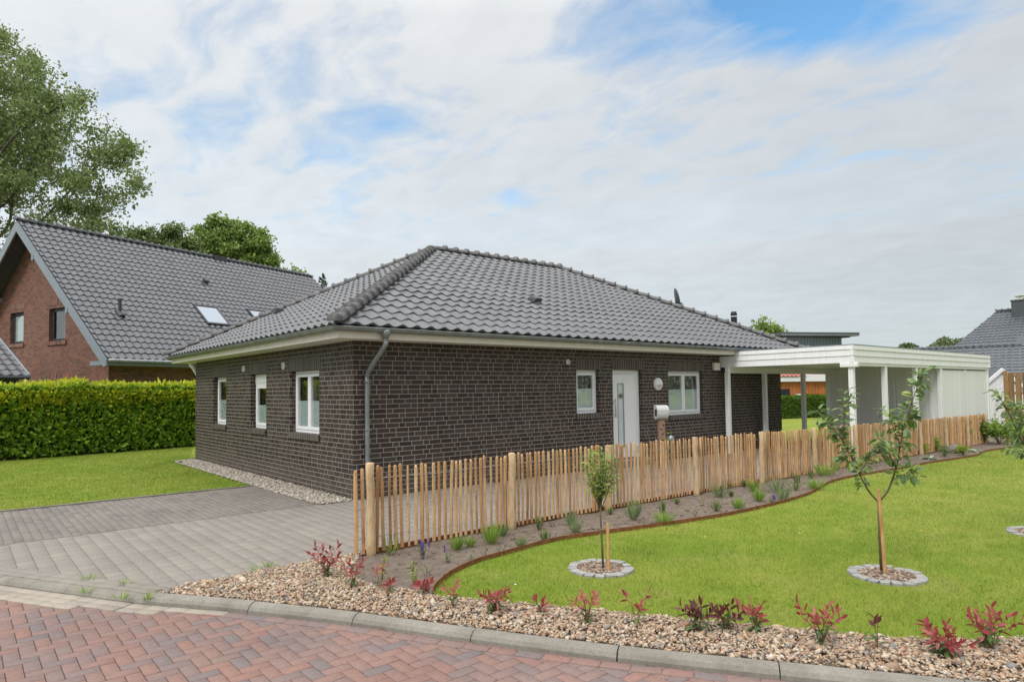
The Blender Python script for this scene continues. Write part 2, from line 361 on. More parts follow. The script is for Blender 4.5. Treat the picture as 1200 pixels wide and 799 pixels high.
# ------------------------------------------------------------------ mesh helpers
ORG = {}
def org(o): return ORG.get(o.name, Vector((0, 0, 0))) if o else Vector((0, 0, 0))
def tag(o, label=None, cat=None, group=None, kind=None):
    if label: o['label'] = label
    if cat: o['category'] = cat
    if group: o['group'] = group
    if kind: o['kind'] = kind
    return o
def thing(name, loc, label, cat, group=None):
    o = bpy.data.objects.new(name, None); COL.objects.link(o); o.location = loc; o.empty_display_size = .2
    ORG[o.name] = Vector(loc); return tag(o, label, cat, group)
class MB:
    def __init__(s): s.v = []; s.f = []; s.uv = []; s.smooth = False; s.has_uv = False
    def add(s, vs, fs, uvs=None):
        k = len(s.v); s.v.extend([tuple(x) for x in vs])
        for i, f in enumerate(fs):
            s.f.append(tuple(j+k for j in f))
            s.uv.append(uvs[i] if uvs else None)
        if uvs: s.has_uv = True
        return s
    def quad(s, a, b, c, d, uv=None): return s.add([a, b, c, d], [(0, 1, 2, 3)], [uv] if uv else None)
    def box(s, x0, y0, z0, x1, y1, z1, T=None):
        vs = [Vector(p) for p in ((x0, y0, z0), (x1, y0, z0), (x1, y1, z0), (x0, y1, z0), (x0, y0, z1), (x1, y0, z1), (x1, y1, z1), (x0, y1, z1))]
        if T is not None: vs = [T @ p for p in vs]
        return s.add(vs, [(0, 3, 2, 1), (4, 5, 6, 7), (0, 1, 5, 4), (1, 2, 6, 5), (2, 3, 7, 6), (3, 0, 4, 7)])
    def tube(s, pts, radii, n=8, cap=True):
        pts = [Vector(p) for p in pts]
        if not hasattr(radii, '__len__'): radii = [radii]*len(pts)
        k0 = len(s.v); up = None
        for i, p in enumerate(pts):
            t = (pts[min(i+1, len(pts)-1)]-pts[max(i-1, 0)]).normalized()
            if up is None:
                up = t.orthogonal().normalized()
            up = (up - t*up.dot(t)).normalized(); sd = t.cross(up)
            for j in range(n):
                a = 2*math.pi*j/n
                s.v.append(tuple(p + (up*math.cos(a)+sd*math.sin(a))*radii[i]))
        for i in range(len(pts)-1):
            for j in range(n):
                a = k0+i*n+j; b = k0+i*n+(j+1) % n
                s.f.append((a, b, b+n, a+n)); s.uv.append(None)
        if cap:
            s.f.append(tuple(k0+j for j in range(n))[::-1]); s.uv.append(None)
            s.f.append(tuple(k0+(len(pts)-1)*n+j for j in range(n))); s.uv.append(None)
        return s
    def disc(s, c, nrm, r0, r1, th, n=24):
        """round boss: radius r0 at the base narrowing to r1, th thick along nrm"""
        c = Vector(c); nrm = Vector(nrm).normalized()
        return s.tube([c, c+nrm*th*.6, c+nrm*th], [r0, r0, r1], n)
    def leaf(s, p, d_, nrm, L, wd, fold=.25, curl=.15):
        p = Vector(p); d_ = Vector(d_).normalized(); nrm = Vector(nrm)
        sd = d_.cross(nrm)
        if sd.length < 1e-4: sd = d_.orthogonal()
        sd.normalize(); nn = sd.cross(d_).normalized()
        vs = [p]
        for t_, k in ((.3, .85), (.62, .9)):
            q_ = p + d_*L*t_ - nn*curl*L*t_*t_
            vs += [q_+sd*wd*.5*k+nn*wd*fold*.5*k, q_, q_-sd*wd*.5*k+nn*wd*fold*.5*k]
        vs.append(p+d_*L-nn*curl*L)
        return s.add(vs, [(0, 2, 1), (0, 3, 2), (1, 2, 5, 4), (2, 3, 6, 5), (4, 5, 7), (5, 6, 7)])
    def build(s, name, mat, parent=None, smooth=False, bevel=0, segs=1):
        o_ = org(parent); me = bpy.data.meshes.new(name)
        vs = np.array(s.v, float).reshape(-1, 3) - np.array(o_)
        me.from_pydata(vs.tolist(), [], s.f); me.update()
        if s.has_uv:
            ul = me.uv_layers.new(name='UVMap'); k = 0
            for f, u in zip(s.f, s.uv):
                for j in range(len(f)):
                    if u: ul.data[k].uv = u[j]
                    k += 1
        o = bpy.data.objects.new(name, me); COL.objects.link(o); me.materials.append(M[mat] if isinstance(mat, str) else mat)
        if parent is not None: o.parent = parent
        ORG[o.name] = o_
        if smooth:
            me.shade_smooth()
        if bevel:
            md = o.modifiers.new('edge', 'BEVEL'); md.width = bevel; md.segments = segs; md.limit_method = 'ANGLE'; md.angle_limit = R_(40)
        return o
def raw(name, V, F, mat, parent=None, smooth=False):
    """big mesh from numpy arrays; F is (n,3) or (n,4)"""
    me = bpy.data.meshes.new(name); F = np.asarray(F, np.int32); V = np.asarray(V, np.float32)-np.array(org(parent), np.float32)
    n, k = F.shape
    me.vertices.add(len(V)); me.vertices.foreach_set('co', V.ravel())
    me.loops.add(n*k); me.loops.foreach_set('vertex_index', F.ravel())
    me.polygons.add(n); me.polygons.foreach_set('loop_start', np.arange(0, n*k, k, dtype=np.int32))
    me.update(calc_edges=True); me.validate()
    o = bpy.data.objects.new(name, me); COL.objects.link(o); me.materials.append(M[mat])
    if parent is not None: o.parent = parent
    ORG[o.name] = org(parent)
    if smooth: me.shade_smooth()
    return o
def sweep(path, prof, closed_prof=True):
    """profile (offset, z) swept along an XY polyline with mitred joints; offset > 0 is to the right of travel"""
    pts = [Vector((p[0], p[1])) for p in path]; zs = [p[2] if len(p) > 2 else 0 for p in path]
    mb = MB(); n = len(prof); k0 = 0
    for i, p in enumerate(pts):
        a = (p-pts[i-1]).normalized() if i else None; b = (pts[i+1]-p).normalized() if i < len(pts)-1 else None
        a = a or b; b = b or a
        t = (a+b).normalized(); nr = Vector((t.y, -t.x)); k = 1/max(.35, nr.dot(Vector((a.y, -a.x))))
        for o_, z in prof: mb.v.append((p.x+nr.x*o_*k, p.y+nr.y*o_*k, zs[i]+z))
    m = n if closed_prof else n-1
    for i in range(len(pts)-1):
        for j in range(m):
            a = i*n+j; b = i*n+(j+1) % n
            mb.f.append((a, a+n, b+n, b)); mb.uv.append(None)
    if closed_prof:
        mb.f.append(tuple(range(n))); mb.uv.append(None); e = (len(pts)-1)*n
        mb.f.append(tuple(e+j for j in range(n))[::-1]); mb.uv.append(None)
    return mb
def smooth_path(pts, sub=6):
    P = [np.array(p, float) for p in pts]; out = []
    for i in range(len(P)-1):
        p0, p1, p2, p3 = P[max(i-1, 0)], P[i], P[i+1], P[min(i+2, len(P)-1)]
        for k in range(sub):
            t = k/sub
            out.append(.5*((2*p1)+(-p0+p2)*t+(2*p0-5*p1+4*p2-p3)*t*t+(-p0+3*p1-3*p2+p3)*t**3))
    out.append(P[-1]); return [tuple(p) for p in out]
def inside(P, poly):
    P = np.asarray(P); x, y = P[:, 0], P[:, 1]; r = np.zeros(len(P), bool); n = len(poly)
    for i in range(n):
        (x0, y0), (x1, y1) = poly[i][:2], poly[(i+1) % n][:2]
        c = ((y0 > y) != (y1 > y)); r ^= c & (x < (x1-x0)*(y-y0)/((y1-y0) or 1e-9)+x0)
    return r
def poly_dist(P, path):
    P = np.asarray(P); best = np.full(len(P), 1e9)
    for (a, b) in zip(path[:-1], path[1:]):
        a = np.array(a[:2]); b = np.array(b[:2]); ab = b-a
        t = np.clip(((P-a) @ ab)/(ab @ ab), 0, 1); best = np.minimum(best, np.linalg.norm(P-a-t[:, None]*ab, axis=1))
    return best
def sheet(name, poly, z, mat, zf=None, sub=0):
    """flat ground polygon, cut into a grid when it has to follow the slope"""
    bm = bmesh.new(); vs = [bm.verts.new((p[0], p[1], 0)) for p in poly]; bm.faces.new(vs)
    if sub:
        xs = [p[0] for p in poly]; ys = [p[1] for p in poly]
        for k in np.arange(min(xs)+sub, max(xs), sub):
            bmesh.ops.bisect_plane(bm, geom=bm.verts[:]+bm.edges[:]+bm.faces[:], plane_co=(k, 0, 0), plane_no=(1, 0, 0))
        for k in np.arange(min(ys)+sub, max(ys), sub):
            bmesh.ops.bisect_plane(bm, geom=bm.verts[:]+bm.edges[:]+bm.faces[:], plane_co=(0, k, 0), plane_no=(0, 1, 0))
    bmesh.ops.triangulate(bm, faces=bm.faces[:])
    for v in bm.verts: v.co.z = z+(zf(v.co.x, v.co.y) if zf else 0)
    bmesh.ops.recalc_face_normals(bm, faces=bm.faces[:])
    if sum(f.normal.z*f.calc_area() for f in bm.faces) < 0: bmesh.ops.reverse_faces(bm, faces=bm.faces[:])
    me = bpy.data.meshes.new(name); bm.to_mesh(me); bm.free(); me.materials.append(M[mat])
    o = bpy.data.objects.new(name, me); COL.objects.link(o); return o
def scatter(poly, n):
    xs = [p[0] for p in poly]; ys = [p[1] for p in poly]
    P = rng.uniform((min(xs), min(ys)), (max(xs), max(ys)), (n, 2)); return P[inside(P, poly)]
def poly_area(p): return abs(sum(p[i][0]*p[(i+1) % len(p)][1]-p[(i+1) % len(p)][0]*p[i][1] for i in range(len(p))))/2

# ------------------------------------------------------------------ setting: ground, road, drive, beds, lawns
KERB = smooth_path([(-9.6, 7.2), (-7.1, 2.7), (-4.71, -1.64), (-3.85, -3.18), (-3.64, -3.53), (-3.18, -4.18), (-2.63, -5.05), (-2.24, -5.77), (-1.76, -6.65), (-1.34, -7.35), (-.68, -8.37), (.2, -9.75), (1.3, -11.5), (3.2, -14.5)], 5)
LAWNFRONT = smooth_path([(-1.90, -5.30), (-1.51, -5.93), (-1.24, -6.34), (-.87, -6.96), (-.61, -7.38), (-.40, -7.74), (-.05, -8.27), (.40, -8.72), (.95, -9.05), (1.9, -9.6), (3.4, -10.5), (6, -12.4), (8, -14.5)], 4)
STEEL = smooth_path([(-1.90, -5.30), (-1.74, -5.07), (-1.36, -4.79), (-.89, -4.60), (-.33, -4.53), (.34, -4.46), (1.0, -4.57), (2.02, -4.80), (3.27, -4.96), (4.63, -4.95), (5.86, -4.83), (7.0, -4.56), (7.70, -4.40), (8.67, -4.34), (10.2, -4.40), (11.55, -4.45), (12.74, -4.46), (14.2, -4.58), (15.75, -4.64), (17.28, -4.45), (19.26, -4.58), (24, -4.9)], 4)
FY = -3.58
tag(sheet('ground', [(-300, -300), (300, -300), (300, 300), (-300, 300)], -.42, 'lawn'), kind='structure')
road_poly = [p for p in KERB]+[(3.2, -30), (-40, -30), (-40, 7.2)]
tag(sheet('road_bed', [(-60, -60), (60, -60), (60, 60), (-60, 60)], -.30, 'joint'), kind='structure')
tag(sheet('road', road_poly, -.066, 'joint'), kind='structure')

def paver_mesh(rects, z, jit=.0015, inset=.004, h=.03, tilt=.0025):
    """rects: (cx, cy, halfx, halfy, angle) -> bevelled block tops"""
    V = []; F = []
    A = np.array(rects); n = len(A)
    c, s = np.cos(A[:, 4]), np.sin(A[:, 4])
    zz = z+rng.normal(0, jit, n); tx = rng.normal(0, tilt, n); ty = rng.normal(0, tilt, n)
    for lev, (dx, dz) in enumerate(((0, -h), (0, -inset), (inset, 0))):
        for sx, sy in ((-1, -1), (1, -1), (1, 1), (-1, 1)):
            lx = sx*(A[:, 2]-dx); ly = sy*(A[:, 3]-dx)
            V.append(np.stack([A[:, 0]+lx*c-ly*s, A[:, 1]+lx*s+ly*c, zz+dz+lx*tx+ly*ty], 1))
    V = np.stack(V, 1).reshape(-1, 3)
    base = np.arange(n)[:, None]*12
    fs = [(8, 9, 10, 11)]
    for l_ in (0, 4):
        for j in range(4): fs.append((l_+j, l_+(j+1) % 4, l_+4+(j+1) % 4, l_+4+j))
    F = np.concatenate([base+np.array(f) for f in fs], 0)
    return V, F
def side(P):  # signed: True on the road side of the kerb line
    return inside(P, road_poly)
# herringbone of 20 x 10 cm clay pavers, aligned with the house
rects = []; g_ = .1
for i in range(-150, 90):
    for j in range(-170, 50):
        # 2x1 herringbone: the cell (i,j) starts a horizontal or a vertical block
        k = (i-j) % 4
        if k == 0: rects.append(((i+1)*g_, (j+.5)*g_, .0975, .0475, 0))
        elif k == 3: rects.append(((i+.5)*g_, (j+1)*g_, .0475, .0975, 0))
A = np.array(rects); P = A[:, :2]
kd = poly_dist(P, KERB)
keep = (side(P) | (kd < .10)) & (P[:, 0] > -9.5) & (P[:, 1] > -16) & (P[:, 1] < 4)
GUT_A, GUT_B = -9.6, -4.15
def gutter_w(y): return np.clip((y+4.35)/2.2, 0, 1)*.30+.06
V, F = paver_mesh(A[keep], -.052, .0008, .003, .03, .0012)
tag(raw('road_paving', V, F, 'roadpaver'), kind='structure')
# one course of blocks laid along the kerb, and the pale gutter strip at the drive
course, gut = [], []
def along(path, off, step, y0, y1, half):
    out = []; pts = [np.array(p[:2]) for p in path]; carry = 0
    for a, b in zip(pts[:-1], pts[1:]):
        L = np.linalg.norm(b-a); t = (b-a)/L; nr = np.array((-abs(t[1]), -abs(t[0])))
        nr = np.array((t[1], -t[0])); s_ = carry
        while s_ < L:
            p = a+t*s_+nr*off
            if y0 < p[1] < y1: out.append((p[0], p[1], half[0], half[1], math.atan2(t[1], t[0])))
            s_ += step
        carry = s_-L
    return out
course = along(KERB, .20, .2, -14, -4.1, (.0975, .0475))
V, F = paver_mesh(course, -.0455, .0008, .003, .03, .001); tag(raw('road_border_paving', V, F, 'roadpaver'), kind='structure')
for r_ in range(4):
    gut += [g for g in along(KERB, .185+.1*r_, .2, -4.3, 7, (.0975, .0475)) if .1*r_ < gutter_w(g[1])-.02]
V, F = paver_mesh(gut, -.0445, .0008, .003, .03, .001); tag(raw('gutter_paving', V, F, 'gutterpaver'), kind='structure')
# kerb stones, rounded on the road side
def kerbstone(path): return sweep(path, [(0, -.12), (0, -.002), (.025, .006), (.07, .002), (.105, -.014), (.125, -.04), (.13, -.12)])
kb = MB(); L = 0; seg = [KERB[0]]; joints = []
dense = []
for a, b in zip(KERB[:-1], KERB[1:]):
    a, b = np.array(a), np.array(b); n = max(1, int(np.linalg.norm(b-a)/.1))
    dense += [tuple(a+(b-a)*k/n) for k in range(n)]
cur = [dense[0]]; acc = 0
for a, b in zip(dense[:-1], dense[1:]):
    acc += math.dist(a, b); cur.append(b)
    if acc >= .97:
        rise = .018 if cur[len(cur)//2][1] < -3.7 else 0
        kz = rng.normal(0, .003)
        q0 = Vector(cur[0]).lerp(Vector(cur[1]), .06); cur[0] = tuple(q0)
        t_ = kerbstone([(p[0], p[1], rise+kz) for p in cur]); kb.add(t_.v, t_.f); cur = [b]; acc = 0
tag(kb.build('kerb', 'kerb', None, smooth=False), kind='structure')

# driveway: newer light blocks in columns along the depth, older dark ones beyond
def columns(x0, x1, y0, y1, wd, lens, clip):
    out = []; x = x0
    while x < x1:
        y = y0+random.random()*.15
        while y < y1:
            l_ = random.choice(lens)
            if y+l_ > y1: l_ = y1-y
            if l_ > .05: out.append((x+wd/2, y+l_/2, wd/2-.0025, l_/2-.0025, 0))
            y += l_
        x += wd
    A = np.array(out); P = A[:, :2]
    return A[clip(P)]
drive_poly = [p for p in KERB if p[1] > -3.45]+[(-3.66, -3.45), (22, -3.45), (22, 0), (22, 6), (-9.6, 7.2)]
tag(sheet('driveway', [p for p in KERB if -3.5 < p[1] < 3.2]+[(-3.66, -3.45), (16.9, -3.45), (16.9, 0), (0, 0), (-.66, .06), (-.66, 2.95)], -.007, 'drivejoint'), kind='structure')
A = columns(-5.2, 16.9, -3.45, 0, .16, (.16, .2, .24, .24), lambda P: (~side(P)) & (poly_dist(P, KERB) > .13))
V, F = paver_mesh(A, 0, .0004, .002, .03, .0006); tag(raw('driveway_paving', V, F, 'newpaver'), kind='structure')
A = columns(-8.3, -.66, 0.0, 2.92, .1, (.2,), lambda P: (~side(P)) & (poly_dist(P, KERB) > .16))
V, F = paver_mesh(A, 0, .0008, .003, .03, .0015); tag(raw('old_driveway_paving', V, F, 'oldpaver'), kind='structure')
bord = along(KERB, -.06, .24, -3.42, 4, (.118, .055))+along(KERB, -.165, .24, -3.30, 4, (.118, .048))
V, F = paver_mesh(bord, .0045, .0004, .002, .03, .0006); tag(raw('driveway_border_paving', V, F, 'newpaver'), kind='structure')
tag(sheet('terrace', [(16.9, -3.45), (22, -3.45), (22, .3), (16.9, .3)], -.004, 'newpaver'), kind='structure')
eb = MB()
for k in range(9): eb.box(-8.6+k*.95, 2.945, -.1, -8.6+k*.95+.94, 3.0, .018)
tag(eb.build('lawn_kerb', 'kerb'), kind='structure')
# gravel bed along the kerb and the pale strip at the wall
def kerb_between(y0, y1): return [p for p in KERB if y1 <= p[1] <= y0]
GRAVEL = kerb_between(-3.5, -14.4)+list(reversed(LAWNFRONT))+[(-1.97, -5.0), (-2.13, -4.8), (-2.17, -4.5), (-2.0, -3.94), (-1.66, -3.48), (-2.4, -3.45), (-3.6, -3.46)]
tag(sheet('gravel_bed', GRAVEL, -.006, 'gravelbase', lambda x, y: zg(x)), kind='structure')
tag(sheet('wall_gravel_bed', [(-.66, .02), (-.02, -.02), (-.02, 9.6), (-.66, 9.2)], -.004, 'gravelbase'), kind='structure')
ico = bmesh.new(); bmesh.ops.create_icosphere(ico, subdivisions=1, radius=1)
IV = np.array([v.co[:] for v in ico.verts]); IF = np.array([[v.index for v in f.verts] for f in ico.faces]); ico.free()
def pebbles(name, P, z, smin, smax, mat, flat=.6, parent=None):
    n = len(P); s = rng.uniform(smin, smax, n)*np.exp(rng.normal(0, .34, n))
    V = IV[None]*(1+rng.normal(0, .16, (n, 12, 1)))
    V = V*np.stack([s*rng.uniform(.8, 1.35, n), s*rng.uniform(.65, 1, n), s*flat*rng.uniform(.7, 1.2, n)], 1)[:, None, :]
    a = rng.uniform(0, 6.28, n); c, s_ = np.cos(a), np.sin(a); tl = rng.normal(0, .35, n)
    x, y, zz = V[..., 0], V[..., 1], V[..., 2]
    zz = zz+x*tl[:, None]
    V = np.stack([x*c[:, None]-y*s_[:, None], x*s_[:, None]+y*c[:, None], zz], -1)
    V += np.concatenate([P, np.asarray(z).reshape(-1, 1)*np.ones((n, 1))], 1)[:, None, :]
    F = (np.arange(n)[:, None, None]*12+IF[None]).reshape(-1, 3)
    return raw(name, V.reshape(-1, 3), F, mat, parent)
Pg = scatter(GRAVEL, 520000)
dg = np.linalg.norm(Pg-CAM[:2], axis=1); Pg = Pg[(dg < 8) | (rng.random(len(Pg)) < .4)]
Pg = Pg[poly_dist(Pg, KERB) > .012]
mound = np.minimum(poly_dist(Pg, KERB)*.12, .03)
hz = np.array([zg(x) for x in Pg[:, 0]])
tag(pebbles('gravel', Pg, hz+.006+mound*.8+rng.uniform(0, .018, len(Pg)), .0070, .0145, 'gravel'), 'loose warm beige and grey gravel filling the bed along the kerb', kind='stuff')
Pw = scatter([(-.64, .0), (-.03, -.05), (-.03, 9.5), (-.64, 9.15)], 15000)
tag(pebbles('pale_gravel', Pw, .008+rng.uniform(0, .014, len(Pw)), .010, .020, 'palegravel'), 'pale loose gravel strip along the dark brick side wall', kind='stuff')

# soil bed and lawns
SOIL = [(-1.64, FY+.12), (-1.68, -3.5), (-2.0, -3.94), (-2.17, -4.5), (-2.13, -4.8), (-1.97, -5.0)]+STEEL+[(24, FY+.12)]
def soilz(x, y):
    return zg(x)+.012+.03*mnoise.noise(Vector((x*2.2, y*2.2, 0)))+.014*mnoise.noise(Vector((x*9, y*9, 3)))
tag(sheet('soil_bed', SOIL, 0.0, 'soil', soilz, .14), kind='structure')
clod = scatter(SOIL, 5200); clod = clod[clod[:, 0] < 12]
tag(pebbles('soil_clods', clod, np.array([soilz(x, y) for x, y in clod]), .006, .018, 'soil'), 'crumbly clods of dry soil in the planting bed', kind='stuff')
LAWN = STEEL+[(24, -20), (8, -20)]+list(reversed(LAWNFRONT))[:-1]
def lz(x, y): return zg(x)
tag(sheet('lawn', LAWN, .004, 'lawn', lz, 1.0), kind='structure')
LLAWN = [p for p in KERB if p[1] > 3.02]+[(-6.9, 3.02), (-.74, 3.02), (-.74, 9.25), (0, 9.6), (0, 11), (9, 17), (-20, 22), (-30, 7)]
LL2 = [(-20, 3.02), (-.66, 3.02), (-.66, 9.2), (-.02, 9.60), (-.02, 9.9), (16, 9.9), (16, 26), (-40, 26), (-40, 3.02)]
tag(sheet('side_lawn', [(-7.2, 3.02)]+LL2[1:-1]+[(-40, 26), (-9.6, 7.2)], 0.004, 'lawn'), kind='structure')
tag(sheet('rear_lawn', [(14.3, 0.35), (60, .35), (60, 26), (14.3, 26)], -.004, 'lawn'), kind='structure')
def grass(name, P, hmin, hmax, wd, zf, label):
    n = len(P); a = rng.uniform(0, 6.28, n); h = rng.uniform(hmin, hmax, n)*(1+.45*np.array([mnoise.noise(Vector((x*2.4, y*2.4, 7))) for x, y in P])); ln = rng.normal(0, .6, n)
    dx, dy = np.cos(a), np.sin(a); b = rng.uniform(0, 6.28, n)
    z = zf(P[:, 0]); B = np.stack([P[:, 0], P[:, 1], z], 1)
    sd = np.stack([-dy, dx, 0*dx], 1)*(np.asarray(wd)*rng.uniform(.7, 1.3, n))[:, None]
    tip = B+np.stack([dx*h*np.abs(ln), dy*h*np.abs(ln), h], 1)
    V = np.stack([B-sd, B+sd, tip], 1).reshape(-1, 3); F = np.arange(3*n).reshape(-1, 3)
    return tag(raw(name, V, F, 'blade'), label, kind='stuff')
zgv = lambda x: -.009*np.maximum(0, x-2.0)
RINGS = [(ground(704, 667), .33), (ground(1039, 675), .335), (ground(1222, 626), .36)]
Pl = scatter(LAWN, 1100000); dl = np.linalg.norm(Pl-CAM[:2], axis=1)
vis = (Pl @ cf[:2] - CAM[:2] @ cf[:2] > 1)
prob = np.clip((6.0/np.maximum(dl, 3))**1.5, 0, 1)*.9
Pl = Pl[(rng.random(len(Pl)) < prob) & (dl < 26)]
for c, r in RINGS: Pl = Pl[np.hypot(Pl[:, 0]-c.x, Pl[:, 1]-c.y) > r+.01]
dl = np.linalg.norm(Pl-CAM[:2], axis=1)
hm = .75+.6*np.array([mnoise.noise(Vector((x*.8, y*.8, 0))) for x, y in Pl])
grass('grass', Pl, .016, .042, .0016+.00028*dl, zgv, 'short bright green mown grass of the front lawn')
Pl2 = scatter([(-8.5, 3.05), (-.665, 3.05), (-.665, 9.2), (-.1, 9.65), (1.2, 14.4), (-9, 12.6)], 130000)
grass('side_grass', Pl2, .02, .04, .006+0*Pl2[:, 0], lambda x: 0*x, 'short mown grass between the driveway and the tall hedge')
ed = np.array([(x, 3.03+abs(random.gauss(0, .02))) for x in np.arange(-8, -.75, .012)])
grass('edge_grass', ed, .025, .06, .005+0*ed[:, 0], lambda x: 0*x+.004, 'longer grass hanging over the lawn edging')

# ------------------------------------------------------------------ roof, wall and window builders
def tiled_slope(o, u, v, U, V_, clips, tw=.28, th=.33, amp=.034, lift=.03, samples=8):
    """rows of overlapping pan tiles on the plane o + a*u + b*v; clips are (point, normal) in (a,b) that are cut off"""
    u = Vector(u).normalized(); v = Vector(v).normalized(); n = u.cross(v).normalized()
    if n.z < 0: n = -n
    nt = int(math.ceil(U/tw)); nr = int(math.ceil(V_/th)); du = tw/samples
    bm = bmesh.new(); uvl = bm.loops.layers.uv.new('UVMap')
    def prof(k):
        t = (k % samples)/samples
        return (0.5+.5*math.cos(2*math.pi*(t-.2)))**1.25
    for r in range(nr):
        jit = random.gauss(0, .002)
        lo, hi, lip = [], [], []
        for k in range(nt*samples+1):
            h = prof(k)*amp; a = k*du
            kk = prof(k)
            lo.append(bm.verts.new((a, r*th, h+lift*(.55+.45*kk)+jit)))
            hi.append(bm.verts.new((a, min((r+1)*th+.012, V_+.02), h+.002)))
            lip.append(bm.verts.new((a, r*th+.004, h-.012)))
        for k in range(nt*samples):
            for q, vv in (((lo[k], lo[k+1], hi[k+1], hi[k]), (.02, .02, .98, .98)), ((lip[k], lip[k+1], lo[k+1], lo[k]), (.01, .01, .02, .02))):
                f = bm.faces.new(q)
                for lp, kx, vx in zip(f.loops, (k, k+1, k+1, k), vv):
                    ti = k//samples
                    lp[uvl].uv = (ti+.5+((kx-ti*samples)/samples-.5)*.98, r+vx)
                f.smooth = True
    for co, no in clips:
        bmesh.ops.bisect_plane(bm, geom=bm.verts[:]+bm.edges[:]+bm.faces[:], plane_co=(co[0], co[1], 0), plane_no=(no[0], no[1], 0), clear_outer=True)
    o = Vector(o)
    for vt in bm.verts: vt.co = o+u*vt.co.x+v*vt.co.y+n*vt.co.z
    for e in bm.edges:
        if len(e.link_faces) == 2 and e.link_faces[0].normal.angle(e.link_faces[1].normal, 0) > R_(50): e.smooth = False
    bm.normal_update()
    return bm
def join_bm(name, bms, mat, parent):
    me = bpy.data.meshes.new(name); big = bmesh.new()
    for b in bms:
        t = bpy.data.meshes.new('t'); b.to_mesh(t); b.free(); big.from_mesh(t); bpy.data.meshes.remove(t)
    o_ = org(parent)
    for v in big.verts: v.co -= o_
    for e in big.edges:
        if len(e.link_faces) == 2 and e.link_faces[0].normal.length and e.link_faces[1].normal.length and e.link_faces[0].normal.angle(e.link_faces[1].normal, 0) > R_(50): e.smooth = False
    big.to_mesh(me); big.free(); me.materials.append(M[mat])
    o = bpy.data.objects.new(name, me); COL.objects.link(o); o.parent = parent; ORG[o.name] = o_
    return o
def ridge_caps(mb, a, b, r=.105, L=.36, n=9):
    """overlapping half-round cap tiles from a up to b"""
    a, b = Vector(a), Vector(b); t = (b-a).normalized(); sd = t.cross(Vector((0, 0, 1))).normalized(); up = sd.cross(t)
    k = max(1, round((b-a).length/L)); L = (b-a).length/k
    for i in range(k):
        p0 = a+t*L*i-t*.03; p1 = a+t*L*(i+1)+t*.03
        ring = []
        for p, rr, z in ((p0, r*1.2, .035), (p0+t*.06, r*1.16, .03), (p0+t*.065, r*.98, .010), (p1, r*.9, -.005)):
            for j in range(n):
                an = math.pi*(j/(n-1)*1.16-.08)
                ring.append(p+sd*rr*math.cos(an)*1.05+up*(rr*math.sin(an)*.85+z))
        fs = [(q*n+j, q*n+j+1, (q+1)*n+j+1, (q+1)*n+j) for q in range(3) for j in range(n-1)]
        fs.append(tuple(range(n))[::-1])
        mb.add(ring, fs)
def wall_panel(mb, fn, L, H, ops, dep, u0=0.0):
    """front face with openings and their reveals; fn(a, z, d) -> point; uv in metres"""
    xs = sorted({0, L, *[o[0] for o in ops], *[o[1] for o in ops]}); zs = sorted({0, H, *[o[2] for o in ops], *[o[3] for o in ops]})
    for a0, a1 in zip(xs[:-1], xs[1:]):
        for z0, z1 in zip(zs[:-1], zs[1:]):
            am, zm = (a0+a1)/2, (z0+z1)/2
            if any(o[0] < am < o[1] and o[2] < zm < o[3] for o in ops): continue
            mb.quad(fn(a0, z0, 0), fn(a1, z0, 0), fn(a1, z1, 0), fn(a0, z1, 0), [(a0+u0, z0), (a1+u0, z0), (a1+u0, z1), (a0+u0, z1)])
    for a0, a1, z0, z1 in ops:
        for a in (a0, a1): mb.quad(fn(a, z0, 0), fn(a, z0, dep), fn(a, z1, dep), fn(a, z1, 0), [(a+u0, z0), (a+u0+dep, z0), (a+u0+dep, z1), (a+u0, z1)])
        for z in (z0, z1): mb.quad(fn(a0, z, 0), fn(a1, z, 0), fn(a1, z, dep), fn(a0, z, dep), [(a0+u0, z), (a1+u0, z), (a1+u0, z+dep), (a0+u0, z+dep)])
def fbox(mb, fn, a0, a1, z0, z1, d0, d1, uvs=None):
    P_ = [fn(a, z, d) for d in (d0, d1) for z in (z0, z1) for a in (a0, a1)]
    fs = [(0, 1, 3, 2), (4, 6, 7, 5), (0, 4, 5, 1), (2, 3, 7, 6), (0, 2, 6, 4), (1, 5, 7, 3)]
    if uvs:   # soldier bricks: uv turned a quarter so that the courses stand upright
        q = [[(p[1]*.98, p[0]) for p in ((a0, z0), (a1, z0), (a1, z1), (a0, z1))]]
        H_ = z1-z0; w_ = d1-d0
        def U(a, z, d): return ((z-z0)/H_*.22+.015, a+d*.0)
        pts = [(a, z, d) for d in (d0, d1) for z in (z0, z1) for a in (a0, a1)]
        mb.add(P_, fs, [[U(*pts[i]) for i in f] for f in fs])
    else: mb.add(P_, fs)
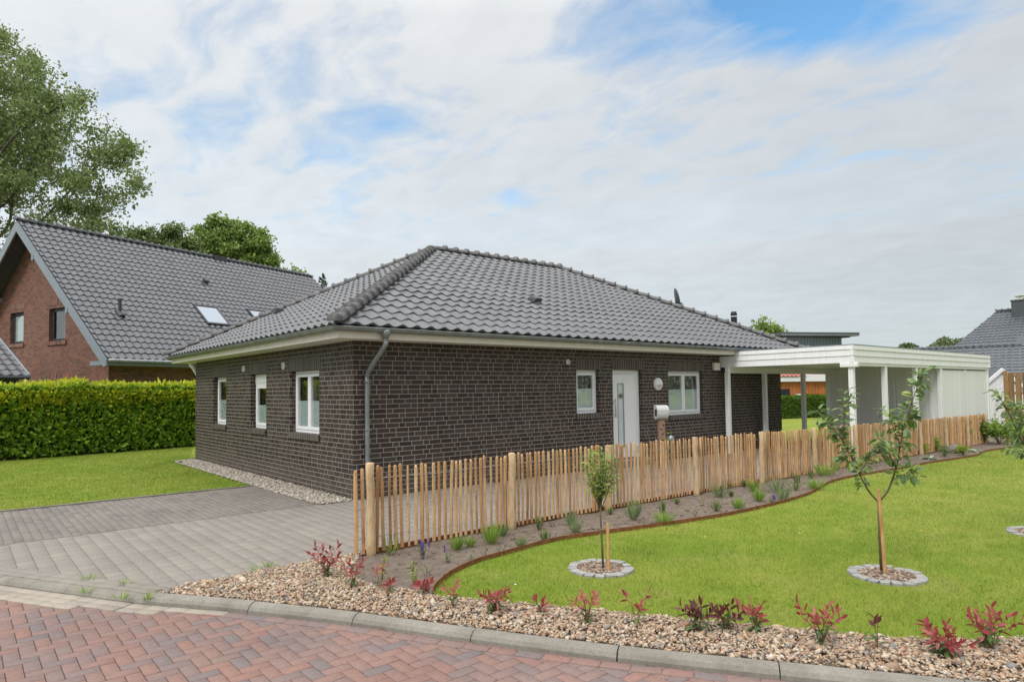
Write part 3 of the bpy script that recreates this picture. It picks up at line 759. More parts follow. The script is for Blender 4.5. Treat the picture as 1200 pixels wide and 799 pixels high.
def window(parent, fn, a0, a1, z0, z1, dep, leaves=1, film=.55, shutter=0, label=None, framemat='white', room=True):
    """frame set dep inside the wall, one casement per leaf, panes behind"""
    f = MB(); fw = .055; d0, d1 = dep, dep+.07
    if shutter: fbox(f, fn, a0, a1, z1-shutter, z1-.002, d0-.012, d1); z1w = z1-shutter
    else: z1w = z1
    fbox(f, fn, a0, a0+fw, z0, z1w, d0, d1); fbox(f, fn, a1-fw, a1, z0, z1w, d0, d1)
    fbox(f, fn, a0+fw, a1-fw, z0, z0+fw, d0, d1); fbox(f, fn, a0+fw, a1-fw, z1w-fw, z1w, d0, d1)
    wn = f.build('window', framemat, parent, bevel=.004)
    if label: wn['label'] = label
    L = (a1-a0-2*fw)/leaves
    for k in range(leaves):
        b0, b1 = a0+fw+L*k+.004, a0+fw+L*(k+1)-.004; c0, c1 = z0+fw+.004, z1w-fw-.004
        s_ = MB(); sw = .06; e0, e1 = d0-.014, d0+.05
        fbox(s_, fn, b0, b0+sw, c0, c1, e0, e1); fbox(s_, fn, b1-sw, b1, c0, c1, e0, e1)
        fbox(s_, fn, b0+sw, b1-sw, c0, c0+sw, e0, e1); fbox(s_, fn, b0+sw, b1-sw, c1-sw, c1, e0, e1)
        s_.build('frame', framemat, wn, bevel=.006)
        g = MB(); fbox(g, fn, b0+sw-.003, b1-sw+.003, c0+sw-.003, c1-sw+.003, d0+.012, d0+.02); g.build('pane', 'glass', wn)
        if film:
            h = MB(); fbox(h, fn, b0+sw-.003, b1-sw+.003, c0+sw-.003, c0+sw+(c1-c0-2*sw)*film, d0+.026, d0+.03); h.build('frosted_film', 'film', wn)
    return wn
def sill(parent, fn, a0, a1, z1, h=.115, out=.035, dep=.1, mat='soldier'):
    s_ = MB(); fbox(s_, fn, a0-.03, a1+.03, z1-h, z1+.004, -out, 0.0-.001, True)
    fbox(s_, fn, a0, a1, z1-h+.02, z1+.002, .001, dep-.001, True)
    return s_.build('sill', mat, parent, bevel=.003)
def lintel(parent, fn, a0, a1, z0, h=.245, mat='soldier'):
    s_ = MB(); fbox(s_, fn, a0, a1, z0, z0+h, -.003, .09, True)
    return s_.build('lintel', mat, parent)

# ------------------------------------------------------------------ the bungalow
HL, HW, HH = 14.25, 9.5, 2.68; OV = .5; EZ = 2.80; RZ = 5.62; RY = HW/2
house = thing('brick_house', (0, 0, 0), 'low dark brown brick bungalow with a grey tiled hip roof and white door', 'house')
ff = lambda a, z, d: (a, d, z)
fl = lambda a, z, d: (d, a, z)
fr_ = lambda a, z, d: (HL-d, a, z)
fb_ = lambda a, z, d: (a, HW-d, z)
W1, DR, W2 = (5.33, 6.06, 1.25, 2.22), (6.52, 7.58, .15, 2.235), (8.62, 10.12, 1.10, 2.22)
WA, WB, WC = (1.35, 2.73, 1.02, 2.22), (4.05, 5.02, 1.02, 2.22), (6.80, 7.87, 1.02, 2.22)
wb = MB()
wall_panel(wb, ff, HL, HH, [W1, DR, W2], .1); wall_panel(wb, fl, HW, HH, [WA, WB, WC], .115, .125)
wall_panel(wb, fr_, HW, HH, [], .1); wall_panel(wb, fb_, HL, HH, [(2, 4, 0, 2.2), (6, 7.5, 1, 2.2)], .1)
wb.build('wall', 'brick', house)
inn = MB()
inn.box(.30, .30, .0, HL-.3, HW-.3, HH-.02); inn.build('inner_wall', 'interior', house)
for o_, fn, nm in ((W1, ff, 'small single window left of the front door'), (W2, ff, None), (WA, fl, None), (WB, fl, 'narrow window with a white shutter box above'), (WC, fl, 'farthest narrow window of the side wall')):
    a0, a1, z0, z1 = o_
    wn = window(house, fn, a0, a1, z0, z1, .1 if fn is ff else .115, 2 if a1-a0 > 1.2 else 1, .60 if fn is ff else .52, .2 if o_ is WB else 0, nm)
    sill(wn, fn, a0, a1, z0, dep=.1); lintel(wn, fn, a0-(.0 if fn is ff else .1), a1+.1, z1)
lintel(house, ff, DR[0], DR[1]+.1, DR[3])
# front door with a tall glass strip and a bar handle
a0, a1, z0, z1 = DR
fd = MB()
fbox(fd, ff, a0, a0+.07, z0, z1, .1, .17); fbox(fd, ff, a1-.16, a1, z0, z1, .1, .17); fbox(fd, ff, a0+.07, a1-.16, z1-.09, z1, .1, .17)
door = fd.build('front_door', 'white', house, bevel=.005)
b0, b1 = a0+.075, a1-.165
lf = MB(); g0, g1, gz0, gz1 = 6.79, 7.0, .43, 1.91
fbox(lf, ff, b0, g0, z0+.012, z1-.095, .092, .155); fbox(lf, ff, g1, b1, z0+.012, z1-.095, .092, .155)
fbox(lf, ff, g0, g1, z0+.012, gz0, .092, .155); fbox(lf, ff, g0, g1, gz1, z1-.095, .092, .155)
lf.build('door_leaf', 'white', door, bevel=.004)
gb = MB()
for s0, s1 in ((g0-.012, g0+.012), (g1-.012, g1+.012)): fbox(gb, ff, s0, s1, gz0-.012, gz1+.012, .084, .0915)
fbox(gb, ff, g0+.012, g1-.012, gz1-.012, gz1+.012, .084, .0915); fbox(gb, ff, g0+.012, g1-.012, gz0-.012, gz0+.012, .084, .0915)
gb.build('glass_trim', 'metalgrey', door)
gp = MB(); fbox(gp, ff, g0+.002, g1-.002, gz0+.002, gz1-.002, .105, .115); gp.build('pane', 'film', door)
wr = MB(); wr.tube([(6.895+.055*math.cos(t), .088, 1.62+.05*math.sin(t)) for t in np.linspace(0, 2*math.pi, 13)], .008, 6, False); wr.box(6.84, .083, 1.605, 6.95, .092, 1.635)
wr.build('door_ornament', 'panelwood', door)
hn = MB(); hn.tube([(6.665, .045, 1.12), (6.665, .045, 1.56)], .013, 10)
for zz in (1.18, 1.5): hn.tube([(6.665, .095, zz), (6.665, .045, zz)], .009, 8)
hn.build('handle', 'metalgrey', door, smooth=True)
stp = MB(); fbox(stp, ff, a0-.05, a1+.05, 0, z0-.002, -.28, .17); stp.build('doorstep', 'newpaver', house, bevel=.01)
# eaves: soffit and fascia, gutter, downpipes
ring = [(-OV+.04, -OV+.04), (-OV+.04, HW+OV-.04), (HL+OV-.04, HW+OV-.04), (HL+OV-.04, -OV+.04)]
ev = MB()
for (xa, ya, xb, yb) in ((-OV+.05, -OV+.05, HL+OV-.05, -.002), (-OV+.05, HW+.002, HL+OV-.05, HW+OV-.05), (-OV+.05, -.002, -.002, HW+.002), (HL+.002, -.002, HL+OV-.05, HW+.002)):
    ev.box(xa, ya, 2.66, xb, yb, 2.685)
ev.build('soffit', 'offwhite', house)
fa = MB(); x0, x1, y0, y1 = -OV, HL+OV, -OV, HW+OV
fa.box(x0, y0, 2.655, x1, y0+.05, 2.83); fa.box(x0, y1-.05, 2.655, x1, y1, 2.83); fa.box(x0, y0+.05, 2.655, x0+.05, y1-.05, 2.83); fa.box(x1-.05, y0+.05, 2.655, x1, y1-.05, 2.83)
fa.build('fascia', 'offwhite', house)
gpath = [(x0-.07, y1+.07, 2.82), (x0-.07, y0-.07, 2.82), (x1+.07, y0-.07, 2.82), (x1+.07, y1+.07, 2.82)]
prof = [(.065*math.cos(a), .065*math.sin(a)) for a in np.linspace(math.pi, 2*math.pi, 9)]
prof = [(-.065, .012)]+prof+[(.07, .012), (.078, .006), (.07, -.002)]+[(.058*math.cos(a), .058*math.sin(a)) for a in np.linspace(2*math.pi, math.pi, 9)]
gt = sweep(gpath, [(-p if False else p, z) for p, z in prof]); gutter = gt.build('gutter', 'zinc', house, smooth=False)
def downpipe(pts, name='downpipe', mat='zinc'):
    m = MB(); m.tube(smooth_path(pts, 4), .042, 12)
    p = Vector(pts[0]); m.tube([p+Vector((0, 0, .06)), p+Vector((0, 0, -.02)), p+Vector((0, 0, -.09))], [.085, .075, .046], 12)
    o = m.build(name, mat, house, smooth=True)
    for zz in (.35, 1.15, 1.95):
        c = MB(); c.box(pts[-1][0]-.05, pts[-1][1]-.05, zz, pts[-1][0]+.05, pts[-1][1]+.06, zz+.02); c.build('pipe_clip', mat, o)
    return o
downpipe([(.30, -.57, 2.75), (.30, -.565, 2.62), (.295, -.54, 2.54), (.235, -.14, 2.17), (.227, -.075, 2.06), (.225, -.065, 1.9), (.225, -.065, .02)])
downpipe([(-.02, HW+.58, 2.75), (.0, HW+.55, 2.62), (.05, HW+.40, 2.50), (.10, HW+.16, 2.28), (.12, HW+.09, 2.16), (.12, HW+.065, 1.9), (.12, HW+.065, .02)], mat='white')
# roof
EO = OV+.06; ex0, ex1, ey0, ey1 = -EO, HL+EO, -EO, HW+EO; hh = RY+EO
ez = 2.855; rise = RZ-ez; sl_ = math.hypot(hh, rise)
Ax, Bx = ex0+hh, ex1-hh
roofbm = []
Wd = ex1-ex0; k_ = hh/sl_
roofbm.append(tiled_slope((ex0, ey0, ez), (1, 0, 0), (0, hh, rise), Wd, sl_, [((0, 0), (-sl_, hh)), ((Wd, 0), (sl_, hh))]))
roofbm.append(tiled_slope((ex1, ey1, ez), (-1, 0, 0), (0, -hh, rise), Wd, sl_, [((0, 0), (-sl_, hh)), ((Wd, 0), (sl_, hh))]))
Hd = ey1-ey0
roofbm.append(tiled_slope((ex0, ey1, ez), (0, -1, 0), (hh, 0, rise), Hd, sl_, [((0, 0), (-sl_, hh)), ((Hd, 0), (sl_, hh))]))
roofbm.append(tiled_slope((ex1, ey0, ez), (0, 1, 0), (-hh, 0, rise), Hd, sl_, [((0, 0), (-sl_, hh)), ((Hd, 0), (sl_, hh))]))
roof = join_bm('roof', roofbm, 'tile', house)
ur = MB(); u_ = .06
ur.add([(ex0+.08, ey0+.08, ez-u_), (ex1-.08, ey0+.08, ez-u_), (ex1-.08, ey1-.08, ez-u_), (ex0+.08, ey1-.08, ez-u_), (Ax, RY, RZ-u_-.04), (Bx, RY, RZ-u_-.04)], [(0, 1, 5, 4), (1, 2, 5), (2, 3, 4, 5), (3, 0, 4), (3, 2, 1, 0)])
ur.build('roof_underlay', 'black', roof)
rc = MB(); a_ = (Ax, RY, RZ+.03); b_ = (Bx, RY, RZ+.03)
ridge_caps(rc, b_, a_)
for p, q in (((ex0-.02, ey0-.02, ez+.05), a_), ((ex0-.02, ey1+.02, ez+.05), a_), ((ex1+.02, ey0-.02, ez+.05), b_), ((ex1+.02, ey1+.02, ez+.05), b_)): ridge_caps(rc, p, q)
rc.build('ridge_caps', 'ridge', roof, smooth=True)
def on_front(px, py, up=0):
    n = np.array((0, -rise, hh))/sl_; d_ = ray(px, py); P0 = np.array((0, ey0, ez)); t = (n @ (P0-CAM))/(n @ d_)
    return Vector(CAM+d_*t+n*up)
sv = MB(); p = on_front(628, 355); u2 = Vector((0, hh, rise))/sl_; n2_ = Vector((0, -rise, hh))/sl_; ux = Vector((1, 0, 0))
def local(p, a, b, c): return p+ux*a+u2*b+n2_*c
sv.add([local(p, -.12, -.05, .03), local(p, .12, -.05, .03), local(p, .12, .22, .03), local(p, -.12, .22, .03), local(p, -.10, -.08, .15), local(p, .10, -.08, .15), local(p, .09, .12, .14), local(p, -.09, .12, .14)], [(0, 1, 5, 4), (1, 2, 6, 5), (2, 3, 7, 6), (3, 0, 4, 7), (4, 5, 6, 7)])
sv.build('roof_vent', 'darkmetal', roof, bevel=.015, segs=2)
sv2 = MB(); pL = Vector((1.35, 7.0, 0)); pL.z = ez+(pL.x-ex0)*rise/hh+.02
sv2.box(pL.x-.1, pL.y-.1, pL.z, pL.x+.12, pL.y+.1, pL.z+.16); sv2.build('roof_vent', 'darkmetal', roof, bevel=.02)
# fittings on the roof: flue pipe and a satellite dish seen edge on, both behind the hip
fp = MB(); P_ = at(860, 372, 23.0); fp.tube([(P_[0], P_[1], P_[2]-1.2), (P_[0], P_[1], P_[2]+.02)], .10, 12)
for k in range(4): fp.tube([(P_[0], P_[1], P_[2]-.2+k*.09), (P_[0], P_[1], P_[2]-.16+k*.09)], .115, 12)
fp.tube([(P_[0], P_[1], P_[2]+.12), (P_[0], P_[1], P_[2]+.2)], [.11, .09], 12)
fp.build('flue_pipe', 'black', house)
Pd = Vector(at(792, 350, 21.0)); dm = MB(); ax_ = Vector((.70, -.69, .22)).normalized()
rings = []
for r_, dpt in ((.0, 0), (.13, .01), (.24, .03), (.33, .055)):
    rings.append((r_, dpt))
sd = ax_.orthogonal().normalized(); s2 = ax_.cross(sd); vs = [Pd]; fs = []
for r_, dpt in rings[1:]:
    for j in range(20): vs.append(Pd+(sd*math.cos(j*math.pi/10)+s2*math.sin(j*math.pi/10))*r_+ax_*dpt)
for j in range(20): fs.append((0, 1+j, 1+(j+1) % 20))
for q in range(2):
    for j in range(20): fs.append((1+q*20+j, 1+(q+1)*20+j, 1+(q+1)*20+(j+1) % 20, 1+q*20+(j+1) % 20))
dm.add(vs, fs); dish = dm.build('satellite_dish', 'darkmetal', house)
dish.modifiers.new('thick', 'SOLIDIFY').thickness = .02
da = MB(); kn = Vector(at(798, 357, 20.9)); da.tube([Pd+Vector((0, 0, -.42)), kn+Vector((0, 0, -.12)), kn], .016, 6); da.tube([kn-Vector((0, 0, .06)), kn+Vector((0, 0, .06))], .045, 8)
da.tube([Pd+Vector((0, 0, -1.3)), Pd], .025, 8); da.build('dish_arm', 'black', dish)
# small things fixed to the walls
def round_vent(fn, a, z, r):
    c = fn(a, z, 0); o_ = Vector(fn(a, z, -1))-Vector(c)
    m = MB(); m.disc(c, o_, r, r*.86, .03); v_ = m.build('vent_cap', 'white', house, smooth=False)
    m2 = MB()
    for k in range(-2, 3): 
        hw = math.sqrt(max(0, (r*.72)**2-(k*r*.28)**2)); fbox(m2, fn, a-hw, a+hw, z+k*r*.28-.004, z+k*r*.28+.004, -.034, -.0302)
    m2.build('louvre', 'greytrim', v_)
round_vent(fl, 3.06, 2.345, .075); round_vent(fl, 5.48, 2.365, .075); round_vent(ff, 5.07, 2.385, .058)
wl = MB(); wl.disc((8.17, 0, 1.89), (0, -1, 0), .155, .13, .07, 32); wlo = wl.build('wall_lamp', 'white', house)
wg = MB(); half = [(8.17+.105*math.cos(a), -.0715, 1.885+.105*math.sin(a)) for a in np.linspace(math.pi, 2*math.pi, 14)]
wg.add(half+[(x, -.078, z) for x, _, z in half], [tuple(range(14)), tuple(range(14, 28))]+[(i, i+1, i+15, i+14) for i in range(13)]); wg.build('lamp_shade', 'lampglass', wlo)
mb_ = MB(); mb_.box(10.57, -.09, 2.25, 10.84, -.001, 2.46); mb_.build('meter_box', 'offwhite', house, bevel=.012)

# ------------------------------------------------------------------ the carport
CX0, CX1, CY0, CY1 = 10.94, 21.65, -3.52, -.06
cp = thing('carport', (CX0, CY0, 0), 'white flat roofed timber carport with a board clad shed joined to the brick house', 'carport')
sb = MB(); sb.box(CX0+.05, CY0+.05, 2.34, CX1-.05, CY1-.44, 2.70); sb.box(CX0+.05, CY1-.44, 2.34, CX1-.05, CY1, 2.62); sb.box(14.9, CY1, 2.34, CX1-.05, .5, 2.70)
sb.build('roof_slab', 'paint', cp)
cap = MB(); cap.box(CX0-.03, CY0-.03, 2.745, CX1+.03, CY1-.445, 2.762); cap.build('roof_edge_trim', 'greytrim', cp)
def boards(name, fn, a0, a1):
    for z0, z1, o0, o1 in ((2.642, 2.745, .030, .022), (2.492, 2.65, .020, .008), (2.33, 2.50, .010, .0)):
        m = MB(); m.add([fn(a, z, d_) for a in (a0, a1) for z, d_ in ((z0, -o0), (z1, -o1), (z1, .045), (z0, .045))], [(0, 1, 2, 3), (7, 6, 5, 4), (0, 4, 5, 1), (1, 5, 6, 2), (2, 6, 7, 3), (3, 7, 4, 0)])
        m.build(name, 'paint', cp)
boards('fascia_board', lambda a, z, d: (a, CY0+d, z), CX0-.025, CX1+.025)
def lf_(a, z, d): return (CX0+d, a, z)
for z0, z1, o0, o1, ye in ((2.642, 2.745, .030, .022, CY1-.445), (2.492, 2.65, .020, .008, -.47), (2.33, 2.50, .010, .0, -.008)):
    m = MB(); ya, yb = CY0-.028, ye
    if z0 == 2.492:   # the middle board is notched under the eave of the house
        m.add([lf_(a, z, d_) for a in (yb, -.008) for z, d_ in ((z0, -o0), (2.63, -o1), (2.63, .045), (z0, .045))], [(0, 1, 2, 3), (7, 6, 5, 4), (0, 4, 5, 1), (1, 5, 6, 2), (2, 6, 7, 3), (3, 7, 4, 0)])
    m.add([lf_(a, z, d_) for a in (ya, yb) for z, d_ in ((z0, -o0), (z1, -o1), (z1, .045), (z0, .045))], [(0, 1, 2, 3), (7, 6, 5, 4), (0, 4, 5, 1), (1, 5, 6, 2), (2, 6, 7, 3), (3, 7, 4, 0)])
    m.build('fascia_board', 'paint', cp)
boards('fascia_board', lambda a, z, d: (CX1-d, a, z), CY0-.025, .5)
bmm = MB(); bmm.box(CX0+.06, CY0+.015, 2.255, CX1-.03, CY0+.13, 2.338); bmm.build('beam', 'paint', cp, bevel=.006)
bmm = MB(); bmm.box(CX0-.05, -.30, 2.17, 17.0, -.19, 2.338); bmm.build('beam', 'paint', cp, bevel=.006)
bmm = MB()
for x in (CX0-.02,): bmm.box(x, CY0-.10, 2.22, x+.13, CY0+.30, 2.332)
bmm.build('bracket', 'paint', cp, bevel=.02, segs=2)
for x in (10.98, 12.89, 15.0): 
    p_ = MB(); p_.box(x, CY0+.02, 0, x+.115, CY0+.135, 2.256); p_.build('post', 'paint', cp, bevel=.006)
for x in (10.86, 12.79, 15.12, 16.83):
    p_ = MB(); p_.box(x, -.305, 0, x+.115, -.19, 2.172); p_.build('post', 'paint', cp, bevel=.006)
sw = MB(); sw.box(16.95, -2.25, 0, 17.0, -.15, 2.336); sw.box(16.95, CY0+.06, 0, 17.0, -3.2, 2.336); sw.box(16.95, -3.2, 2.02, 17.0, -2.25, 2.336)
sw.box(17.0, CY0+.05, .02, CX1-.06, CY0+.10, 2.254); sw.box(CX1-.11, CY0+.10, .02, CX1-.06, -.15, 2.336); sw.box(17.0, -.2, .02, CX1-.11, -.15, 2.336)
sw.build('shed_wall', 'siding', cp)
for x0_, x1_, ya_, yb_, z0_ in ((16.92, 17.07, .022, .135, 0), (CX1-.16, CX1-.04, .022, .135, 0), (19.15, 19.25, .032, .05, 2.12)):
    cpst = MB(); cpst.box(x0_, CY0+ya_, z0_, x1_, CY0+yb_, 2.254); cpst.build('corner_post' if z0_ == 0 else 'batten', 'paint', cp, bevel=.006)
vs_ = MB(); vs_.box(17.15, CY0+.040, 2.215, 19.1, CY0+.0495, 2.243); vs_.box(19.3, CY0+.040, 2.215, 21.35, CY0+.0495, 2.243); vs_.build('vent_slot', 'soffit', cp)
sd_ = MB(); sd_.box(16.945, -3.17, .02, 16.985, -2.28, 1.995); sdo = sd_.build('shed_door', 'siding', cp)
tr_ = MB(); tr_.box(16.925, -3.26, 0, 16.948, -3.18, 2.08); tr_.box(16.925, -2.27, 0, 16.948, -2.19, 2.08); tr_.box(16.925, -3.18, 2.0, 16.948, -2.27, 2.08); tr_.build('frame', 'paint', sdo)
hd_ = MB(); hd_.tube([(16.9, -2.36, 1.02), (16.9, -2.47, 1.02)], .01, 8); hd_.tube([(16.946, -2.36, 1.02), (16.9, -2.36, 1.02)], .01, 8); hd_.build('handle', 'black', sdo)

# ------------------------------------------------------------------ chestnut paling fence
PX = [-1.60, .40, 2.24, 4.45, 6.56, 8.70, 10.74, 12.83, 14.80, 16.80, 18.75, 20.62]
fence = thing('paling_fence', (-1.6, FY, 0), 'waist high chestnut paling fence with round peeled posts beside the lawn', 'fence')
for x in PX:
    m = MB(); h = (1.0 if x < -1 else .965)+random.uniform(-.012, .015); pts = []; rr = []
    lean = random.uniform(-.012, .012)
    for k in range(9):
        z = -.05+(h+.05)*k/8; pts.append((x+lean*k/4+random.gauss(0, .004), FY-.035+random.gauss(0, .004), zg(x)+z)); rr.append(.052-.009*k/8+random.gauss(0, .003))
    pts.append((pts[-1][0], pts[-1][1], pts[-1][2]+.012)); rr.append(.036)
    m.tube(pts, rr, 12); m.build('post', 'post', fence, smooth=True)
def pale(m, x, y, h, r):
    n = 6; z0 = zg(x)+.03; lx, ly = random.gauss(0, .010), random.gauss(0, .006); ph = random.random()*6
    rad = [r*random.uniform(.75, 1.15) for _ in range(n)]; ring = []
    for z, k in ((0, 1), (h*.35, random.uniform(.92, 1.06)), (h*.7, random.uniform(.9, 1.05)), (h-.02, .95), (h, .45)):
        bx, by = random.gauss(0, .0025), random.gauss(0, .002)
        for j in range(n):
            a = ph+j*2*math.pi/n; ring.append((x+lx*z/h+bx+rad[j]*k*math.cos(a), y+ly*z/h+by+rad[j]*k*math.sin(a)*.75, z0+z))
    m.add(ring, [(q*n+j, q*n+(j+1) % n, (q+1)*n+(j+1) % n, (q+1)*n+j) for q in range(4) for j in range(n)]+[tuple(4*n+j for j in range(n))])
xs_all = []
x = -1.74
while x < 20.72: xs_all.append(x); x += .080+random.gauss(0, .006)
for i in range(len(PX)):
    lo = -9 if i == 0 else PX[i]; hi = PX[i+1] if i < len(PX)-1 else 99
    m = MB()
    for x in xs_all:
        if lo <= x < hi or (i == 0 and x < PX[0]):
            if min(abs(x-q) for q in PX) < .05 and x > -1.5: continue
            pale(m, x, FY+.035, .93+random.gauss(0, .014), random.uniform(.019, .026))
    m.build('paling', 'pale', fence)
for zz in (.16, .48, .80):
    m = MB(); pts1 = [(x_, FY+.035+.020*math.sin(x_*42), zg(x_)+.03+zz+.004*math.cos(x_*42)+.006*math.sin(x_*3)) for x_ in np.arange(-1.75, 20.7, .037)]
    m.tube(pts1, .0022, 4); m.tube([(a, 2*(FY+.035)-b, c) for a, b, c in pts1], .0022, 4); m.build('wire', 'wire', fence)
m = MB(); m.add([(x, y, zg(x)+z) for x in (-1.66, 2.0, 20.6) for y, z in ((FY+.055, -.06), (FY+.055, .07), (FY+.065, .07), (FY+.065, -.06))], [(q*4+j, q*4+(j+1) % 4, q*4+4+(j+1) % 4, q*4+4+j) for q in (0, 1) for j in range(4)]+[(3, 2, 1, 0), (8, 9, 10, 11)])
m.build('base_strip', 'rust', fence)
edge = sweep([(p[0], p[1], zg(p[0])) for p in STEEL], [(-.004, -.08), (-.004, .055), (.004, .055), (.004, -.08)])
tag(edge.build('lawn_edging', 'rust'), 'thin curved rusty steel edging between soil bed and lawn', 'edging')
le = MB()
for a, b in zip(LAWNFRONT[:-1], LAWNFRONT[1:]):
    pass
fe = sweep([(p[0], p[1], zg(p[0])) for p in LAWNFRONT], [(-.02, -.08), (-.02, .018), (.02, .018), (.02, -.08)])
tag(fe.build('gravel_edging_strip', 'kerb'), 'low grey concrete edging between front lawn and gravel', 'edging')
bs = sweep([(-1.67, -3.46), (-2.0, -3.94), (-2.17, -4.5), (-2.13, -4.8), (-1.97, -5.0), (-1.90, -5.25)], [(-.03, -.08), (-.03, .02), (.03, .02), (.03, -.08)])
tag(bs.build('bed_edging', 'kerb'), 'short grey concrete edging between gravel point and soil bed', 'edging')

# ------------------------------------------------------------------ letterbox on a post
ML = Vector((6.98, -1.0, 0)); mbx = thing('mailbox', ML, 'pale rounded letterbox on a rough timber post behind the paling fence', 'mailbox')
mbx.rotation_euler = (0, 0, R_(-28)); MBZ = 1.10
m = MB(); m.box(ML.x-.075, ML.y-.05, 0, ML.x+.075, ML.y+.05, MBZ-.003); pst = m.build('post', 'mailpost', mbx, bevel=.008)
for zz, (a, b) in ((.97, (.02, .5)), (.88, (-.025, .9)), (.77, (.0, -.7)), (.63, (.0, .1))):
    T = Matrix.Translation((ML.x+a, ML.y-.0515, zz)) @ Matrix.Rotation(b, 4, 'Y')
    mk = MB(); mk.box(-.035, 0, -.010, .03, .003, .008, T); mk.box(.0, -.0006, -.028, .016, .0024, .024, T)
    mk.build('carved_mark', 'black', pst)
prof = [(0, 0), (-.05, .0), (-.085, .012), (-.112, .036), (-.130, .07), (-.139, .11), (-.139, .15), (-.130, .185), (-.105, .222), (-.065, .25), (-.02, .266), (.10, .27), (.10, 0)]
m = MB(); n = len(prof); vs = [(ML.x+sx*.135, ML.y+y*.95, MBZ+z*1.12) for sx in (-1, 1) for y, z in prof]
m.add(vs, [(j, (j+1) % n, n+(j+1) % n, n+j) for j in range(n)]+[tuple(range(n))[::-1], tuple(range(n, 2*n))]); m.build('box_body', 'mailbox', mbx, bevel=.014, segs=3)
m = MB(); lp = [(-.142, .178), (-.112, .228), (-.07, .257), (-.022, .275), (.103, .280), (.103, .272), (-.02, .2675), (-.066, .2515), (-.106, .2235), (-.134, .176)]; n = len(lp)
m.add([(ML.x+sx*.140, ML.y+y*.95, MBZ+z*1.12) for sx in (-1, 1) for y, z in lp], [(j, (j+1) % n, n+(j+1) % n, n+j) for j in range(n)]+[tuple(range(n))[::-1], tuple(range(n, 2*n))]); m.build('lid', 'mailbox', mbx)
m = MB(); m.box(ML.x-.1385, ML.y-.08, MBZ+.07, ML.x-.1355, ML.y+.03, MBZ+.22); m.build('newspaper_slot', 'black', mbx)
# a grey garden light and a yellow flower stand behind the palings beside it
m = MB(); q = Vector((4.55, -3.05, 0)); gl_ = thing('garden_light', q, 'small grey garden light just visible over the fence beside the letterbox', 'lamp')
m.tube([q, q+Vector((0, 0, .86))], .018, 8); m.build('pole', 'zinc', gl_); m = MB(); m.tube([q+Vector((0, 0, .84)), q+Vector((0, 0, .87)), q+Vector((0, 0, .93)), q+Vector((0, 0, .96))], [.03, .055, .05, .015], 12); m.build('lamp_head', 'zinc', gl_, smooth=True)

q = Vector((7.75, -.55, 0)); root = thing('yellow_plant', q, 'yellow green leafy plant by the house wall below the right hand front window', 'plant'); YP = q
# ------------------------------------------------------------------ neighbours: brick gable house on the left
A3 = Vector(at(20, 256, 27.15)); az = R_(68.6); E1 = Vector((math.sin(az), math.cos(az), 0)); E2 = Vector((math.cos(az), -math.sin(az), 0))
nb = thing('gabled_house', (A3.x, A3.y, 0), 'red brick neighbour house with a steep dark tiled roof and grey verge boards', 'house')
def NL(a, b, z): return Vector((A3.x, A3.y, 0))+E1*a+E2*b+Vector((0, 0, z))
RZ3, EZ3, HW3, LEN3 = 9.05, 3.12, 6.43, 16.3; WH3, WA3, WE3 = 5.3, .72, 15.6
sl3 = math.hypot(HW3, RZ3-EZ3)
bms = [tiled_slope(NL(0, HW3, EZ3), E1, -E2*HW3+Vector((0, 0, RZ3-EZ3)), LEN3, sl3, [((0, 0), (-1, 0)), ((LEN3, 0), (1, 0))], .30, .345, .045, .045, 7),
       tiled_slope(NL(LEN3, -HW3, EZ3), -E1, E2*HW3+Vector((0, 0, RZ3-EZ3)), LEN3, sl3, [((0, 0), (-1, 0)), ((LEN3, 0), (1, 0))], .30, .345, .035, .032, 5)]
rf3 = join_bm('roof', bms, 'tile2', nb)
m = MB(); ridge_caps(m, NL(-.03, 0, RZ3+.03), NL(LEN3+.03, 0, RZ3+.03), .12, .36, 7); m.build('ridge_caps', 'tile2', rf3, smooth=True)
zroof = lambda b: RZ3-abs(b)*(RZ3-EZ3)/HW3
gw = MB()
def gable(a):
    bt = (RZ3-.28)
    P_ = [(-WH3, 0), (WH3, 0), (WH3, zroof(WH3)-.2), (0, RZ3-.3), (-WH3, zroof(WH3)-.2)]
    return P_
# gable wall cut into strips so that the windows are real openings
ops3 = [(1.09, 2.31, 4.02, 5.37), (-2.0, -.9, 4.05, 5.4), (1.3, 2.55, 1.2, 2.33)]
bsx = sorted({-WH3, WH3, 0, *[o[0] for o in ops3], *[o[1] for o in ops3]})
for b0, b1 in zip(bsx[:-1], bsx[1:]):
    cuts = [(o[2], o[3]) for o in ops3 if o[0] <= (b0+b1)/2 <= o[1]]
    zs = [0]+sorted([z for c in cuts for z in c])
    for k in range(0, len(zs), 2):
        zb = zs[k]
        if k+1 < len(zs):
            zt0 = zt1 = zs[k+1]
        else: zt0, zt1 = zroof(b0)-.25, zroof(b1)-.25
        gw.quad(NL(WA3, b0, zb), NL(WA3, b1, zb), NL(WA3, b1, zt1), NL(WA3, b0, zt0), [(b0, zb), (b1, zb), (b1, zt1), (b0, zt0)])
for b0, b1, z0, z1 in ops3:
    for b in (b0, b1): gw.quad(NL(WA3, b, z0), NL(WA3+.15, b, z0), NL(WA3+.15, b, z1), NL(WA3, b, z1), [(b, z0), (b+.15, z0), (b+.15, z1), (b, z1)])
    for z in (z0, z1): gw.quad(NL(WA3, b0, z), NL(WA3, b1, z), NL(WA3+.15, b1, z), NL(WA3+.15, b0, z), [(b0, z), (b1, z), (b1, z+.15), (b0, z+.15)])
zt = zroof(WH3)-.2
fside = lambda a, z, d: NL(WA3+a, WH3-d, z)
wall_panel(gw, fside, WE3-WA3, zt, [(3.4, 5.6, 1.0, 2.3)], .12)
